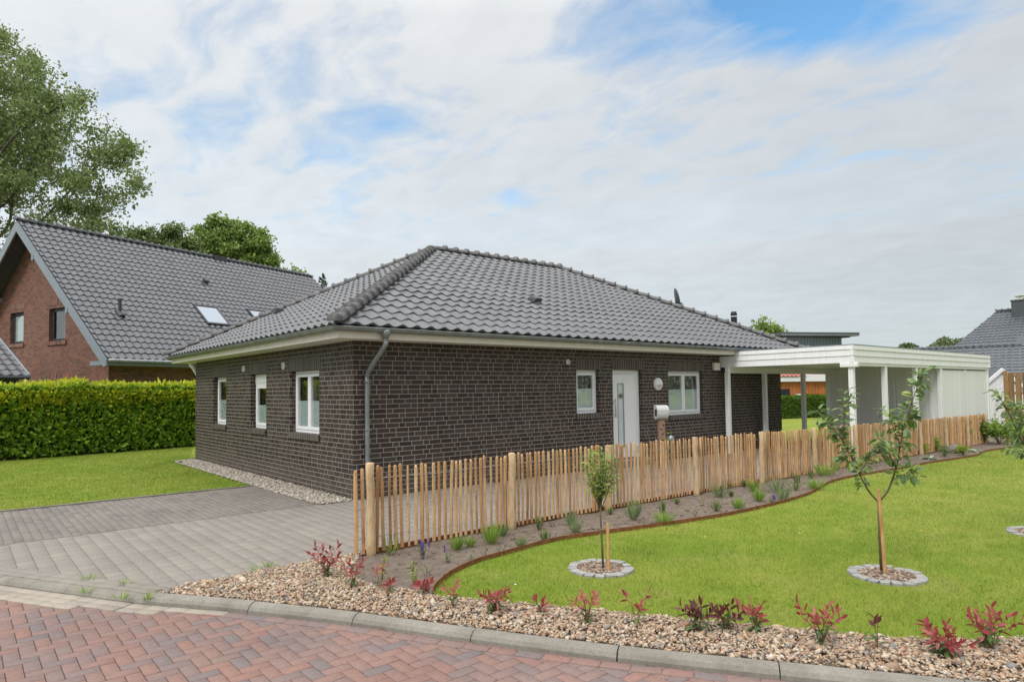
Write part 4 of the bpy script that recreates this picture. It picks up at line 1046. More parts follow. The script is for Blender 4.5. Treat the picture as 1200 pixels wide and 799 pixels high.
gw.quad(NL(WA3, -WH3, 0), NL(WE3, -WH3, 0), NL(WE3, -WH3, zt), NL(WA3, -WH3, zt), [(0, 0), (15, 0), (15, zt), (0, zt)])
gw.add([NL(WE3, -WH3, 0), NL(WE3, WH3, 0), NL(WE3, WH3, zt), NL(WE3, 0, RZ3-.3), NL(WE3, -WH3, zt)], [(0, 1, 2, 3, 4)])
gw.build('wall', 'redbrick', nb)
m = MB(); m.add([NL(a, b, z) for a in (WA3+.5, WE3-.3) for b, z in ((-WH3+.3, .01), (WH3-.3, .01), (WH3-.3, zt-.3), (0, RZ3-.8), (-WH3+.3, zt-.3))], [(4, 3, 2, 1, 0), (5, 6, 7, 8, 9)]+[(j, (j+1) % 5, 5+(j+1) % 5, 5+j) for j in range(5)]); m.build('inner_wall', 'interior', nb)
fgab = lambda a, z, d: NL(WA3+d, a, z)
M['anthra'] = plain('anthracite window frame', (.05, .052, .06), .4, .1)
for (b0, b1, z0, z1), flm in zip(ops3, (0, .97, .5)):
    wn = window(nb, fgab, b0, b1, z0, z1, .13, 1, flm, 0, None, 'anthra')
    s_ = MB(); fbox(s_, fgab, b0-.1, b1+.1, z0-.15, z0-.002, -.06, .12, True); s_.build('sill', 'redsoldier', wn)
    s_ = MB(); fbox(s_, fgab, b0-.1, b1+.1, z1+.13, z1+.37, -.012, .05, True); s_.build('lintel', 'redsoldier', wn)
wn = window(nb, fside, 3.4, 5.6, 1.0, 2.3, .12, 2, 0, 0, None, 'anthra')
m = MB(); m.add([NL(1.4+WA3, 1.9, 4.2), NL(1.4+WA3, 2.2, 4.2)], []); 
# verge boards and soffits of the gable
for sgn in (1, -1):
    m = MB(); up = (RZ3-EZ3)/HW3
    m.add([NL(a, b, z) for a in (-.03, .03) for b, z in ((0, RZ3-.02), (sgn*HW3, EZ3-.02), (sgn*HW3, EZ3-.24), (sgn*(HW3-.16), EZ3-.30), (0, RZ3-.46))], [(0, 1, 2, 3, 4), (9, 8, 7, 6, 5)]+[(j, (j+1) % 5, 5+(j+1) % 5, 5+j) for j in range(5)])
    m.build('verge_board', 'greytrim', nb)
    m = MB(); m.add([NL(.031, 0, RZ3-.30), NL(WA3-.003, 0, RZ3-.30), NL(WA3-.003, sgn*(HW3-.1), EZ3-.18), NL(.031, sgn*(HW3-.1), EZ3-.18), NL(.031, 0, RZ3-.26), NL(WA3-.003, 0, RZ3-.26), NL(WA3-.003, sgn*(HW3-.1), EZ3-.14), NL(.031, sgn*(HW3-.1), EZ3-.14)], [(0, 1, 2, 3), (7, 6, 5, 4), (0, 4, 5, 1), (1, 5, 6, 2), (2, 6, 7, 3), (3, 7, 4, 0)]); m.build('soffit', 'soffit', nb)
    for b in ((1.31, 3.81) if sgn == 1 else (2.75,)):
        z = zroof(b); T0 = NL(-.02, sgn*b, z-.62); m = MB()
        m.add([NL(a, sgn*(b+c), z-.46+dz) for a in (-.05, WA3-.003) for c, dz in ((-.07, -.14), (.07, -.14), (.07, .06), (-.07, .06))], [(0, 1, 2, 3), (7, 6, 5, 4)]+[(j, (j+1) % 4, 4+(j+1) % 4, 4+j) for j in range(4)]); m.build('purlin_end', 'greytrim', nb)
m = MB(); m.add([NL(a, b, z) for a in (.031, LEN3) for b, z in ((WH3+.002, EZ3-.22), (HW3-.02, EZ3-.22), (HW3-.02, EZ3-.06), (WH3+.002, EZ3-.06))], [(0, 1, 2, 3), (7, 6, 5, 4)]+[(j, (j+1) % 4, 4+(j+1) % 4, 4+j) for j in range(4)]); m.build('eave_box', 'greytrim', nb)
m = MB(); m.tube([NL(.03, HW3+.06, EZ3-.06), NL(LEN3, HW3+.06, EZ3-.06)], .075, 10); m.build('gutter', 'zinc', nb, smooth=True)
nv = E1.cross(-E2*HW3+Vector((0, 0, RZ3-EZ3))).normalized(); nv = nv if nv.z > 0 else -nv; uv3 = (-E2*HW3+Vector((0, 0, RZ3-EZ3))).normalized()
def on3(a, b, h=0): return NL(a, b, zroof(b))+nv*h
def skylight(a0, a1, b0, b1):
    m = MB(); c = on3((a0+a1)/2, (b0+b1)/2); hx = (a1-a0)/2; hy = (b1-b0)/2*sl3/HW3
    T = Matrix(((E1.x, uv3.x, nv.x, c.x), (E1.y, uv3.y, nv.y, c.y), (E1.z, uv3.z, nv.z, c.z), (0, 0, 0, 1)))
    f_ = .09
    m.box(-hx, -hy, .0, hx, -hy+f_, .12, T); m.box(-hx, hy-f_, .0, hx, hy, .13, T); m.box(-hx, -hy+f_, .0, -hx+f_, hy-f_, .12, T); m.box(hx-f_, -hy+f_, .0, hx, hy-f_, .12, T)
    o = m.build('roof_window', 'anthra', rf3); g = MB(); g.box(-hx+f_, -hy+f_, .05, hx-f_, hy-f_, .10, T); g.build('pane', 'skyglass', o)
skylight(5.5, 6.75, 3.48, 4.5); skylight(8.55, 9.7, 3.36, 4.4)
m = MB(); p = on3(1.63, 4.45); m.tube([p-Vector((0, 0, .1)), p+Vector((0, 0, .68))], .065, 10); m.tube([p+Vector((0, 0, .62)), p+Vector((0, 0, .7))], .085, 10); m.tube([p-uv3*.12+nv*.04, p+uv3*.25+nv*.05], .14, 10); m.build('vent_pipe', 'anthra', rf3)
m = MB(); p = on3(7.32, 1.91); m.tube([p, p+nv*.2], [.16, .1], 10); m.tube([p+nv*.12, p+nv*.22], [.17, .15], 10); m.build('roof_vent', 'anthra', rf3)
m = MB(); p = NL(9.55, 0, RZ3); m.box(-.38, -.2, -.5, .38, .2, .13, Matrix.Translation(p) @ Matrix.Rotation(math.pi/2-az, 4, 'Z')); m.build('chimney', 'anthra', nb)
# garage with a low tiled roof in front of its gable
gx = Vector(at(33, 441, 22.6)); GE = Vector((gx.x, gx.y, 0)); ga = thing('garage', GE, 'low dark tiled garage roof with a white verge at the left picture edge', 'garage')
def GL(a, b, z): return GE+E1*a+E2*b+Vector((0, 0, z))
gv = -E2*3.3+Vector((0, 0, 2.15)); e0 = GL(-6, 0, 2.5)
grf = join_bm('roof', [tiled_slope(e0, E1, gv, 6, gv.length, [((6, 0), (1, 0))], .3, .34, .035, .03, 6), tiled_slope(GL(0, -6.6, 2.5), -E1, E2*3.3+Vector((0, 0, 2.15)), 6, gv.length, [((6, 0), (1, 0))], .3, .34, .035, .03, 6)], 'tile2', ga)
m = MB(); m.add([GL(a, b, z) for a in (.0, .06) for b, z in ((.0, 2.56), (-3.3, 4.71), (-6.6, 2.56), (-6.6, 2.36), (-3.3, 4.5), (.0, 2.36))], [(0, 1, 2, 3, 4, 5), (11, 10, 9, 8, 7, 6)]+[(j, (j+1) % 6, 6+(j+1) % 6, 6+j) for j in range(6)]); m.build('verge_board', 'greytrim', ga)
m = MB(); m.tube([GL(-6, .05, 2.44), GL(.02, .05, 2.44)], .07, 8); m.build('gutter', 'anthra', ga)
m = MB(); m.add([GL(a, b, z) for a in (-6, -.15) for b, z in ((-.25, 0), (-6.3, 0), (-6.3, 2.5), (-3.3, 4.45), (-.25, 2.5))], [(4, 3, 2, 1, 0), (5, 6, 7, 8, 9)]+[(j, (j+1) % 5, 5+(j+1) % 5, 5+j) for j in range(5)]); m.build('wall', 'soffit', ga)

# ------------------------------------------------------------------ houses behind the carport and on the right
def gx_roof(parent, o, u, v, U, V_, mat, clips=(), tw=.3, th=.34, samp=5): return join_bm('roof', [tiled_slope(o, u, v, U, V_, list(clips), tw, th, .04, .035, samp)], mat, parent)
Rp = Vector(at(1168, 365, 52)); rh = thing('tiled_house', (Rp.x, Rp.y, 0), 'distant house with tall grey tiled roof and square chimney at the right edge', 'house')
rz = Rp.z; dr = Vector((-5.2, 0, -4.3)); LB = 15
# roof slope facing the street, its far end hipped slightly
o_ = Vector((Rp.x-5.2, Rp.y+3.2, rz-4.3)); vlen = dr.length
r1 = tiled_slope(o_, (0, -1, 0), (5.2, 0, 4.3), LB+3.2, vlen, [((0, 0), (-vlen, 3.2))], .3, .34, .05, .045, 5)
r2 = tiled_slope(Vector((Rp.x+5.2, Rp.y-LB, rz-4.3)), (0, 1, 0), (-5.2, 0, 4.3), LB+3.2, vlen, [((LB+3.2, 0), (vlen, 3.2))], .3, .34, .05, .045, 4)
rhr = join_bm('roof', [r1, r2], 'tile3', rh)
m = MB(); ridge_caps(m, (Rp.x, Rp.y+.05, rz+.04), (Rp.x, Rp.y-LB, rz+.04), .14, .4, 6); m.build('ridge_caps', 'tile3', rhr)
m = MB(); m.add([(Rp.x+sx*5.25, Rp.y+3.3, rz-4.32) for sx in (-1, 1)]+[(Rp.x, Rp.y, rz)], [(0, 1, 2)]); m.build('hip_end', 'tile3', rhr)
m = MB(); m.box(Rp.x-4.7, Rp.y-LB, 0, Rp.x+4.7, Rp.y+2.6, rz-4.25); m.build('wall', 'redbrick', rh)
m = MB(); cx = Rp.x-.25; m.box(cx-.45, Rp.y-2.1, rz-1.2, cx+.45, Rp.y-1.1, rz+.62); m.box(cx-.5, Rp.y-2.15, rz+.62, cx+.5, Rp.y-1.05, rz+.72); ch = m.build('chimney', 'darkmetal', rh)
m = MB(); m.box(cx-.25, Rp.y-1.8, rz+.72, cx+.25, Rp.y-1.4, rz+.9); m.box(cx-.4, Rp.y-1.95, rz+1.0, cx+.4, Rp.y-1.25, rz+1.03); m.tube([(cx, Rp.y-1.6, rz+.9), (cx, Rp.y-1.6, rz+1.0)], .05, 6); m.build('chimney_cap', 'offwhite', ch)
n4 = Vector((-4.3, 0, 5.2)).normalized(); v4 = Vector((5.2, 0, 4.3)).normalized()
T = Matrix(((0, v4.x, n4.x, Rp.x-3.3), (-1, v4.y, n4.y, Rp.y-2.9), (0, v4.z, n4.z, rz-2.73), (0, 0, 0, 1)))
m = MB(); m.box(-1.0, -1.0, .05, 5, .75, .16, T); m.build('solar_panel', 'darkmetal', rh)
m = MB(); T2 = T @ Matrix.Translation((-.2, 2.2, 0)); m.tube([T2 @ Vector((0, 0, 0)), T2 @ Vector((0, 0, .35))], .12, 8); m.build('roof_vent', 'anthra', rhr)
# lower annex roof in front of it
Gp = Vector(at(1072, 409, 45)); gq = Vector(at(1192, 406.5, 41.5)); gq.z = Gp.z; gd = (gq-Gp).normalized()
an = thing('tiled_annex', (Gp.x, Gp.y, 0), 'low annex with slate grey tiled roof in front of the distant tall roof', 'house')
gperp = Vector((gd.y, -gd.x, 0)); gperp = gperp if gperp.dot(Vector(cf)) < 0 else -gperp
Lg = (gq-Gp).length; vG = -gperp*4.2+Vector((0, 0, 2.6))
ra = gx_roof(an, Gp+gperp*4.2-Vector((0, 0, 2.6)), gd, vG, Lg+4, vG.length, 'tile3', (), .34, .36, 6)
m = MB(); ridge_caps(m, Gp, Gp+gd*(Lg+.2), .13, .4, 6); m.build('ridge_caps', 'tile3', ra)
m = MB(); c0 = Gp+gperp*3.7; 
m.add([p+Vector((0, 0, z)) for z in (0, 1.0) for p in [Vector((q.x, q.y, 0)) for q in (c0, c0+gd*(Lg+4), c0+gd*(Lg+4)-gperp*8, c0-gperp*8)]], [(0, 1, 5, 4), (1, 2, 6, 5), (2, 3, 7, 6), (3, 0, 4, 7)]); m.build('wall', 'redbrick', an)
# white garden shed beyond the carport
Sp = Vector(at(1173.5, 431, 26.0)); gs = thing('garden_shed', (Sp.x, Sp.y, 0), 'small pale shed with a white sloping barge board behind the carport end', 'shed')
dl_ = Vector((-cr[0], -cr[1], 0)).normalized(); db = Vector((cf[0], cf[1], 0)).normalized()
def SL(a, b, z): return Vector((Sp.x, Sp.y, 0))+dl_*a+db*b+Vector((0, 0, z))
hz_ = Sp.z; m = MB()
m.add([SL(a, b, z) for b in (0.05, 3) for a, z in ((-1.3, 0), (1.3, 0), (1.3, hz_-1.1), (0, hz_-.12), (-1.3, hz_-1.1))], [(4, 3, 2, 1, 0), (5, 6, 7, 8, 9)]+[(j, (j+1) % 5, 5+(j+1) % 5, 5+j) for j in range(5)]); m.build('wall', 'paint', gs)
for sg in (1, -1):
    m = MB(); m.add([SL(a, b, z) for b in (-.05, .0) for a, z in ((0, hz_), (sg*1.5, hz_-1.22), (sg*1.5, hz_-1.37), (0, hz_-.16))], [(3, 2, 1, 0), (4, 5, 6, 7)]+[(j, (j+1) % 4, 4+(j+1) % 4, 4+j) for j in range(4)]); m.build('barge_board', 'white', gs)
    m = MB(); m.add([SL(a, b, z) for b in (0.001, 3.1) for a, z in ((0, hz_+.01), (sg*1.5, hz_-1.2), (sg*1.5, hz_-1.26), (0, hz_-.05))], [(3, 2, 1, 0), (4, 5, 6, 7)]+[(j, (j+1) % 4, 4+(j+1) % 4, 4+j) for j in range(4)]); m.build('roof', 'darkmetal', gs)
# brown board fence panel
Fp = Vector(at(1177, 436, 22.2)); pf = thing('board_fence', (Fp.x, Fp.y, 0), 'tall brown vertical board fence panel beyond the end of the paling fence', 'fence')
fdv = Vector((.93, -.37, 0)).normalized(); fn_ = Vector((fdv.y, -fdv.x, 0))
zb = zg(Fp.x)
def pbox(m, a0, a1, d0, d1, z0, z1): m.add([Vector((Fp.x, Fp.y, 0))+fdv*a+fn_*d+Vector((0, 0, z)) for z in (z0, z1) for a, d in ((a0, d0), (a1, d0), (a1, d1), (a0, d1))], [(3, 2, 1, 0), (4, 5, 6, 7)]+[(j, (j+1) % 4, 4+(j+1) % 4, 4+j) for j in range(4)])
for k in range(3): 
    m = MB(); pbox(m, k*1.85, k*1.85+.09, -.05, .04, zb-.2, Fp.z+.05); m.build('post', 'rust' if False else 'panelwood', pf, bevel=.005)
    m = MB()
    for j in range(10):
        a = k*1.85+.12+j*.175; fr = j % 2
        pbox(m, a, a+.16, -.03 if fr else .02, -.01 if fr else .04, zb, Fp.z-.02+random.uniform(-.01, .01)); 
    m.build('board_panel', 'panelwood', pf)
    for zz in (.4, 1.6):
        m = MB(); pbox(m, k*1.85+.09, k*1.85+1.85, -.008, .018, zb+zz, zb+zz+.08); m.build('rail', 'panelwood', pf)
# grey clad building far behind
B0 = Vector(at(915, 389.3, 46)); B1 = Vector(at(1007, 391.7, 47.4)); B1.z = B0.z; bd_ = (B1-B0).normalized(); bn = Vector((bd_.y, -bd_.x, 0)); bn = bn if bn.dot(Vector(cf)) < 0 else -bn
gbld = thing('flat_roofed_building', (B0.x, B0.y, 0), 'grey metal clad building with an overhanging flat roof behind the carport', 'building')
LB_ = (B1-B0).length
def BL(a, b, z): return Vector((B0.x, B0.y, 0))+bd_*a-bn*b+Vector((0, 0, z))
def bbox(m, a0, a1, b0, b1, z0, z1, dz=0): m.add([BL(a, b, z+(dz if a == a1 else 0)) for z in (z0, z1) for a, b in ((a0, b0), (a1, b0), (a1, b1), (a0, b1))], [(3, 2, 1, 0), (4, 5, 6, 7)]+[(j, (j+1) % 4, 4+(j+1) % 4, 4+j) for j in range(4)])
zt_ = B0.z; m = MB(); bbox(m, .8, LB_-.75, .9, 9, 0, zt_-.28); m.build('wall', 'clad', gbld)
m = MB(); bbox(m, 0, LB_, 0, 10, zt_-.22, zt_); bbox(m, .4, LB_-.4, .45, 9.5, zt_-.30, zt_-.22); bbox(m, .0, LB_, -.03, 0, zt_-.1, zt_+.02); m.build('roof', 'darkmetal', gbld)
m = MB(); bbox(m, .02, LB_-.02, -.04, -.031, zt_-.22, zt_-.11); m.build('fascia', 'zinc', gbld)
m = MB(); bbox(m, 2.6, 3.4, 3, 3.6, zt_, zt_+.22); m.build('roof_vent', 'darkmetal', gbld)
# orange boarded house with a red roof seen through the carport
O0 = Vector(at(880, 447.5, 37)); O1 = Vector(at(985, 447.0, 39.5)); O1.z = O0.z; od = Vector((O1.x-O0.x, O1.y-O0.y, 0)).normalized(); on_ = Vector((od.y, -od.x, 0)); on_ = on_ if on_.dot(Vector(cf)) < 0 else -on_
ob = thing('boarded_house', (O0.x, O0.y, 0), 'orange timber boarded house with red tiles seen through the carport', 'house')
def OLc(a, b, z): return Vector((O0.x, O0.y, 0))+od*a-on_*b+Vector((0, 0, z))
LO = (O1-O0).length+2; zo = O0.z
def obox(m, a0, a1, b0, b1, z0, z1): m.add([OLc(a, b, z) for z in (z0, z1) for a, b in ((a0, b0), (a1, b0), (a1, b1), (a0, b1))], [(3, 2, 1, 0), (4, 5, 6, 7)]+[(j, (j+1) % 4, 4+(j+1) % 4, 4+j) for j in range(4)])
m = MB(); obox(m, -2, LO, 0, 6, 0, zo)
for k in range(40): obox(m, -2+k*.25, -2+k*.25+.21, -.02, -.001, 0, zo-.02)
m.build('wall', 'orangewood', ob)
m = MB(); obox(m, -2.2, LO+.2, -.25, -.03, zo+.0, zo+.26); m.build('fascia', 'white', ob)
v5 = -on_*-0+(-on_*3.0)*1.0; v5 = Vector((-on_.x*3, -on_.y*3, 1.5))
join_bm('roof', [tiled_slope(OLc(-2.2, -.3, zo+.27), od, v5, 6.0, v5.length, [((6.0, 0), (1, 0))], .3, .34, .05, .04, 6)], 'tilered', ob)
m = MB(); obox(m, 3.9, LO+2, .5, 5, zo+.26, zo+1.1); m.build('annex_wall', 'paint', ob)
m = MB(); obox(m, 1.15, 2.75, -.06, -.021, .9, zo-.42); m.build('window', 'black', ob)
m = MB(); obox(m, 3.0, 3.25, -.4, -.2, 0, 1.35); m.build('porch_post', 'white', ob)

# ------------------------------------------------------------------ leaves, hedges and trees
def leaf_cloud(P, Nn, size, asp=.55, jit=.8):
    """one folded leaf (two triangles sharing the midrib) per point"""
    n = len(P); s = size*np.exp(rng.normal(0, .22, n))
    d = Nn+rng.normal(0, jit, (n, 3)); d /= np.linalg.norm(d, axis=1)[:, None]
    r = rng.normal(0, 1, (n, 3)); sd = np.cross(d, r); sd /= np.linalg.norm(sd, axis=1)[:, None]
    nn = np.cross(sd, d)
    a = P; t = P+d*s[:, None]; mid = P+d*s[:, None]*.48
    l = mid+sd*(s*asp*.5)[:, None]+nn*(s*.09)[:, None]; r_ = mid-sd*(s*asp*.5)[:, None]+nn*(s*.09)[:, None]
    V = np.stack([a, l, t, r_], 1).reshape(-1, 3); F = (np.arange(n)[:, None, None]*4+np.array([[0, 1, 2], [0, 2, 3]])[None]).reshape(-1, 3)
    return V, F
def hedge(name, A, B, th, h, n, size, mats, label, parent_cat='hedge', seed=3, topw=.10, new_n=0, shade=.9):
    A, B = Vector(A), Vector(B); t = (B-A); L = t.length; t.normalize(); nr = Vector((t.y, -t.x, 0))
    root = thing(name, (A.x, A.y, 0), label, parent_cat)
    u = rng.uniform(0, L, n); w_ = rng.uniform(-1, 1, n); z = rng.uniform(0.02, 1, n)**.9
    # push to the surface of a slightly bulging box
    face = rng.random(n); 
    w_ = np.where(face < .72, np.sign(w_)*(1-np.abs(rng.normal(0, .13, n))), w_); z = np.where(face >= .72, 1-np.abs(rng.normal(0, .05, n)), z)
    bul = np.array([mnoise.noise(Vector((a*.9, b*2.2, c*3))) for a, b, c in zip(u, z, np.sign(w_))])*.16+np.array([mnoise.noise(Vector((a*3.1, b*5, c*3))) for a, b, c in zip(u, z, np.sign(w_))])*.09
    hw = th/2*(1-.10*z)+bul*.5; hh_ = h*(1+.0)+.10*np.array([mnoise.noise(Vector((a*1.3, 5, 0)))+.6*mnoise.noise(Vector((a*4.5, 9, 0))) for a in u])
    Px = np.array(A)[None]+np.outer(u, np.array(t))+np.outer(w_*hw, np.array(nr)); Px[:, 2] = z*hh_
    Nn = np.outer(np.sign(w_)*(np.abs(w_) > .7), np.array(nr))*.8+np.array((0, 0, .35)); Nn[z > .93] += np.array((0, 0, .6))
    V, F = leaf_cloud(Px, Nn, size, .55, .6); raw('foliage', V, F, mats[0], root)
    if new_n:
        u = rng.uniform(0, L, new_n); cl = np.array([mnoise.noise(Vector((a*1.7, 1, 0))) for a in u]); 
        hh_ = h+.10*np.array([mnoise.noise(Vector((a*1.3, 5, 0)))+.6*mnoise.noise(Vector((a*4.5, 9, 0))) for a in u])
        w_ = rng.uniform(-1.05, 1.05, new_n); z = hh_+rng.uniform(-.45, .17, new_n)*(1+.9*cl)-np.abs(w_)*.06
        z = np.where(rng.random(new_n) < .12, hh_*rng.uniform(.3, .9, new_n), z); w_ = np.where(z < hh_-.12, np.sign(w_)*rng.uniform(.92, 1.06, new_n), w_)
        Px = np.array(A)[None]+np.outer(u, np.array(t))+np.outer(w_*th/2*.95, np.array(nr)); Px[:, 2] = z
        V, F = leaf_cloud(Px, np.tile((0, 0, .8), (new_n, 1))+np.outer(np.sign(w_), np.array(nr))*.4, size*.95, .5, .55); raw('young_shoots', V, F, mats[1], root)
    m = MB(); T = Matrix(((t.x, nr.x, 0, A.x), (t.y, nr.y, 0, A.y), (0, 0, 1, 0), (0, 0, 0, 1)))
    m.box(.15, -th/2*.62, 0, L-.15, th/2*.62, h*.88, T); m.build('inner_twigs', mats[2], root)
    return root
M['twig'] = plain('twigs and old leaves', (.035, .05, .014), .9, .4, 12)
hedge('laurel_hedge', (-9.5, 12.62, 0), (3.4, 15.25, 0), 1.3, 2.02, 42000, .145, ('laurel', 'laurelnew', 'twig'), 'tall clipped evergreen hedge with yellow green young tips beside the side lawn', new_n=17000)
hA, hB = ground(896, 496), ground(1000, 493)
hdv = (Vector((hB.x, hB.y, 0))-Vector((hA.x, hA.y, 0))).normalized(); hA = Vector((hA.x, hA.y, 0))-hdv*4; hB = Vector((hB.x, hB.y, 0))+hdv*2
hedge('conifer_hedge', hA, hB, 1.0, 1.22, 26000, .085, ('thuja', 'thuja', 'twig'), 'low trimmed green hedge seen between the carport posts')

def grow(base, att, step=.6, infl=4.0, kill=.9, iters=90, start_dir=(0, 0, 1)):
    """space colonisation: returns node positions and parents"""
    N = [np.array(base, float)]; par = [-1]; att = att.copy(); sd = np.array(start_dir, float)
    for _ in range(60):
        if np.min(np.linalg.norm(att-N[-1], axis=1)) < infl: break
        c = att.mean(0)-N[-1]; d = sd*.6+c/np.linalg.norm(c)*.5; N.append(N[-1]+d/np.linalg.norm(d)*step); par.append(len(N)-2)
    near = None
    for it in range(iters):
        NA = np.array(N)
        if not len(att): break
        D = np.linalg.norm(att[:, None]-NA[None], axis=2); idx = D.argmin(1); dm_ = D[np.arange(len(att)), idx]
        ok = dm_ < infl*3; new = []
        for k in np.unique(idx[ok]):
            a = att[ok & (idx == k)]; v = a-NA[k]; v = (v/np.linalg.norm(v, axis=1)[:, None]).sum(0)+rng.normal(0, .25, 3)
            q = NA[k]+v/(np.linalg.norm(v)+1e-9)*step
            if np.min(np.linalg.norm(NA-q, axis=1)) > step*.35: new.append((q, k))
        if not new: break
        for q, k in new: N.append(q); par.append(int(k))
        NA = np.array(N); D = np.linalg.norm(att[:, None]-NA[None, -len(new):], axis=2).min(1); att = att[D > kill]
    return np.array(N), par
def branch_mesh(N, par, tip=.012, parent=None, mat='bark', name='trunk', maxr=.5, pw=2.3):
    n = len(N); ch = [[] for _ in range(n)]
    for i, p in enumerate(par):
        if p >= 0: ch[p].append(i)
    r = np.zeros(n)
    for i in range(n-1, -1, -1):
        r[i] = tip if not ch[i] else min(maxr, sum(r[c]**pw for c in ch[i])**(1/pw))
    mb = MB()
    def walk(i):
        stack = [(par[i] if par[i] >= 0 else i, i)]
        while stack:
            p, c = stack.pop(); path = [N[p]] if p != c else []; rad = [r[c]] if p != c else []
            while True:
                path.append(N[c]); rad.append(r[c])
                if not ch[c]: break
                k = max(ch[c], key=lambda q: r[q])
                for q in ch[c]:
                    if q != k: stack.append((c, q))
                c = k
            if len(path) > 1: mb.tube(path, rad, 6 if rad[0] > .05 else 4, False)
    walk(0)
    return mb.build(name, mat, parent, smooth=True), r, ch
def ellipsoid_pts(c, r, n):
    v = rng.normal(0, 1, (n, 3)); v /= np.linalg.norm(v, axis=1)[:, None]
    return np.array(c)+v*np.array(r)*(rng.random(n)**.40)[:, None]
def tree(name, base, lobes, natt, label, cat, leafmat_, nleaf, lsize, step, infl, kill, group=None, tip=.012, maxr=.5, spread=None, sdir=(0, 0, 1)):
    root = thing(name, (base[0], base[1], 0), label, cat, group)
    tot = sum(l[1][0]*l[1][1]*l[1][2] for l in lobes)
    att = np.concatenate([ellipsoid_pts(c, r, max(8, int(natt*r[0]*r[1]*r[2]/tot))) for c, r in lobes])
    N, par = grow(base, att, step, infl, kill, start_dir=sdir)
    _, r, ch = branch_mesh(N, par, tip, root, maxr=maxr)
    tips = np.array([i for i in range(len(N)) if r[i] < tip*2.6]); sp = spread or step*.75
    # leaf clusters hang round the thin twigs, some twigs fuller than others
    wgt = np.exp(rng.normal(0, .8, len(tips))); wgt /= wgt.sum()
    pick = tips[rng.choice(len(tips), nleaf, p=wgt)]
    P = N[pick]+rng.normal(0, sp*.5, (nleaf, 3))*np.array((1, 1, .7))
    V, F = leaf_cloud(P, np.tile((0, 0, .1), (nleaf, 1)), lsize, .62, 1.0); raw('crown', V, F, leafmat_, root)
    return root
def lobe(px, py, rp, D, ky=1.0, kd=1.0):
    return (at(px, py, D), (rp/FPX*D, rp/FPX*D*kd, rp/FPX*D*ky))
T1 = [lobe(-70, 130, 130, 37), lobe(10, 105, 62, 36), lobe(55, 120, 52, 35), lobe(88, 165, 58, 35), lobe(135, 200, 38, 34.5), lobe(55, 215, 75, 36), lobe(125, 228, 34, 34), lobe(160, 212, 20, 34), lobe(-20, 250, 70, 36), lobe(60, 262, 40, 35)]
tb = at(-30, 463, 37); tree('broadleaf_tree', (tb[0], tb[1], 0), T1, 1500, 'large old tree with spreading dark limbs behind the gabled brick house', 'tree', 'treeleaf', 96000, .175, .7, 5.0, .95, 'trees behind the neighbour house', .02, .55, .66)
T2 = [lobe(*q, 50) for q in ((262, 264, 15), (286, 269, 14), (240, 273, 14), (304, 283, 15), (272, 287, 24), (320, 301, 11), (250, 296, 26), (296, 300, 22))]
tb = at(272, 462, 50); tree('broadleaf_tree', (tb[0], tb[1], 0), T2, 500, 'round fresh green tree rising over the ridge of the neighbour roof', 'tree', 'treeleaf2', 26000, .27, .6, 4.0, .8, 'trees behind the neighbour house', .02, .4, .62)
T3 = [lobe(*q, 46) for q in ((203, 274, 12), (183, 277, 11), (152, 272, 11), (130, 268, 8), (216, 286, 14), (168, 290, 18), (196, 296, 18), (140, 286, 12))]
tb = at(190, 462, 46); tree('broadleaf_tree', (tb[0], tb[1], 0), T3, 400, 'darker tree between the large old tree and the round fresh green tree', 'tree', 'treeleaf', 12000, .25, .55, 4.0, .75, 'trees behind the neighbour house', .02, .4, .58)
T4 = [lobe(338, 322, 15, 52), lobe(352, 320, 10, 52), lobe(325, 326, 12, 52)]
tb = at(340, 462, 52); tree('broadleaf_tree', (tb[0], tb[1], 0), T4, 160, 'small pale tree top peeping over the far end of the neighbour ridge', 'tree', 'treeleaf2', 5000, .32, .8, 5.0, 1.1, 'trees behind the neighbour house', .02, .3, .8)
T5 = [lobe(893, 391, 17, 70), lobe(880, 394, 14, 70), lobe(907, 396, 14, 70)]
tb = at(893, 450, 70); tree('broadleaf_tree', (tb[0], tb[1], 0), T5, 160, 'green tree top between the bungalow hip and the grey clad building', 'tree', 'treeleaf2', 7000, .34, .9, 5.0, 1.2, 'distant trees', .02, .3, .9)
# thin spruce top beside the bungalow roof
cb = at(378, 463, 48); ct = at(378, 320, 48); cn = thing('spruce_tree', (cb[0], cb[1], 0), 'thin pointed conifer top just left of the bungalow roof', 'tree')
m = MB(); m.tube([(cb[0], cb[1], 0), (cb[0], cb[1], ct[2])], [.16, .015], 7); m.build('trunk', 'bark', cn)
Pn = []; Nn = []
for z in np.arange(4.5, ct[2]-.02, .13):
    R0 = min(.05+(ct[2]-z)*.30, 2.2)
    for k in range(4):
        a = random.random()*6.28; rr_ = R0*random.uniform(.45, 1.15)
        for q in np.linspace(.05, 1, 12): Pn.append((cb[0]+rr_*q*math.cos(a), cb[1]+rr_*q*math.sin(a), z+.45*q*rr_-.15*rr_*q*q)); Nn.append((math.cos(a), math.sin(a), .6))
Pn = np.repeat(np.array(Pn), 2, 0); Nn = np.repeat(np.array(Nn), 2, 0)
V, F = leaf_cloud(Pn, Nn, .15, .22, .5); raw('crown', V, F, 'conifer', cn)
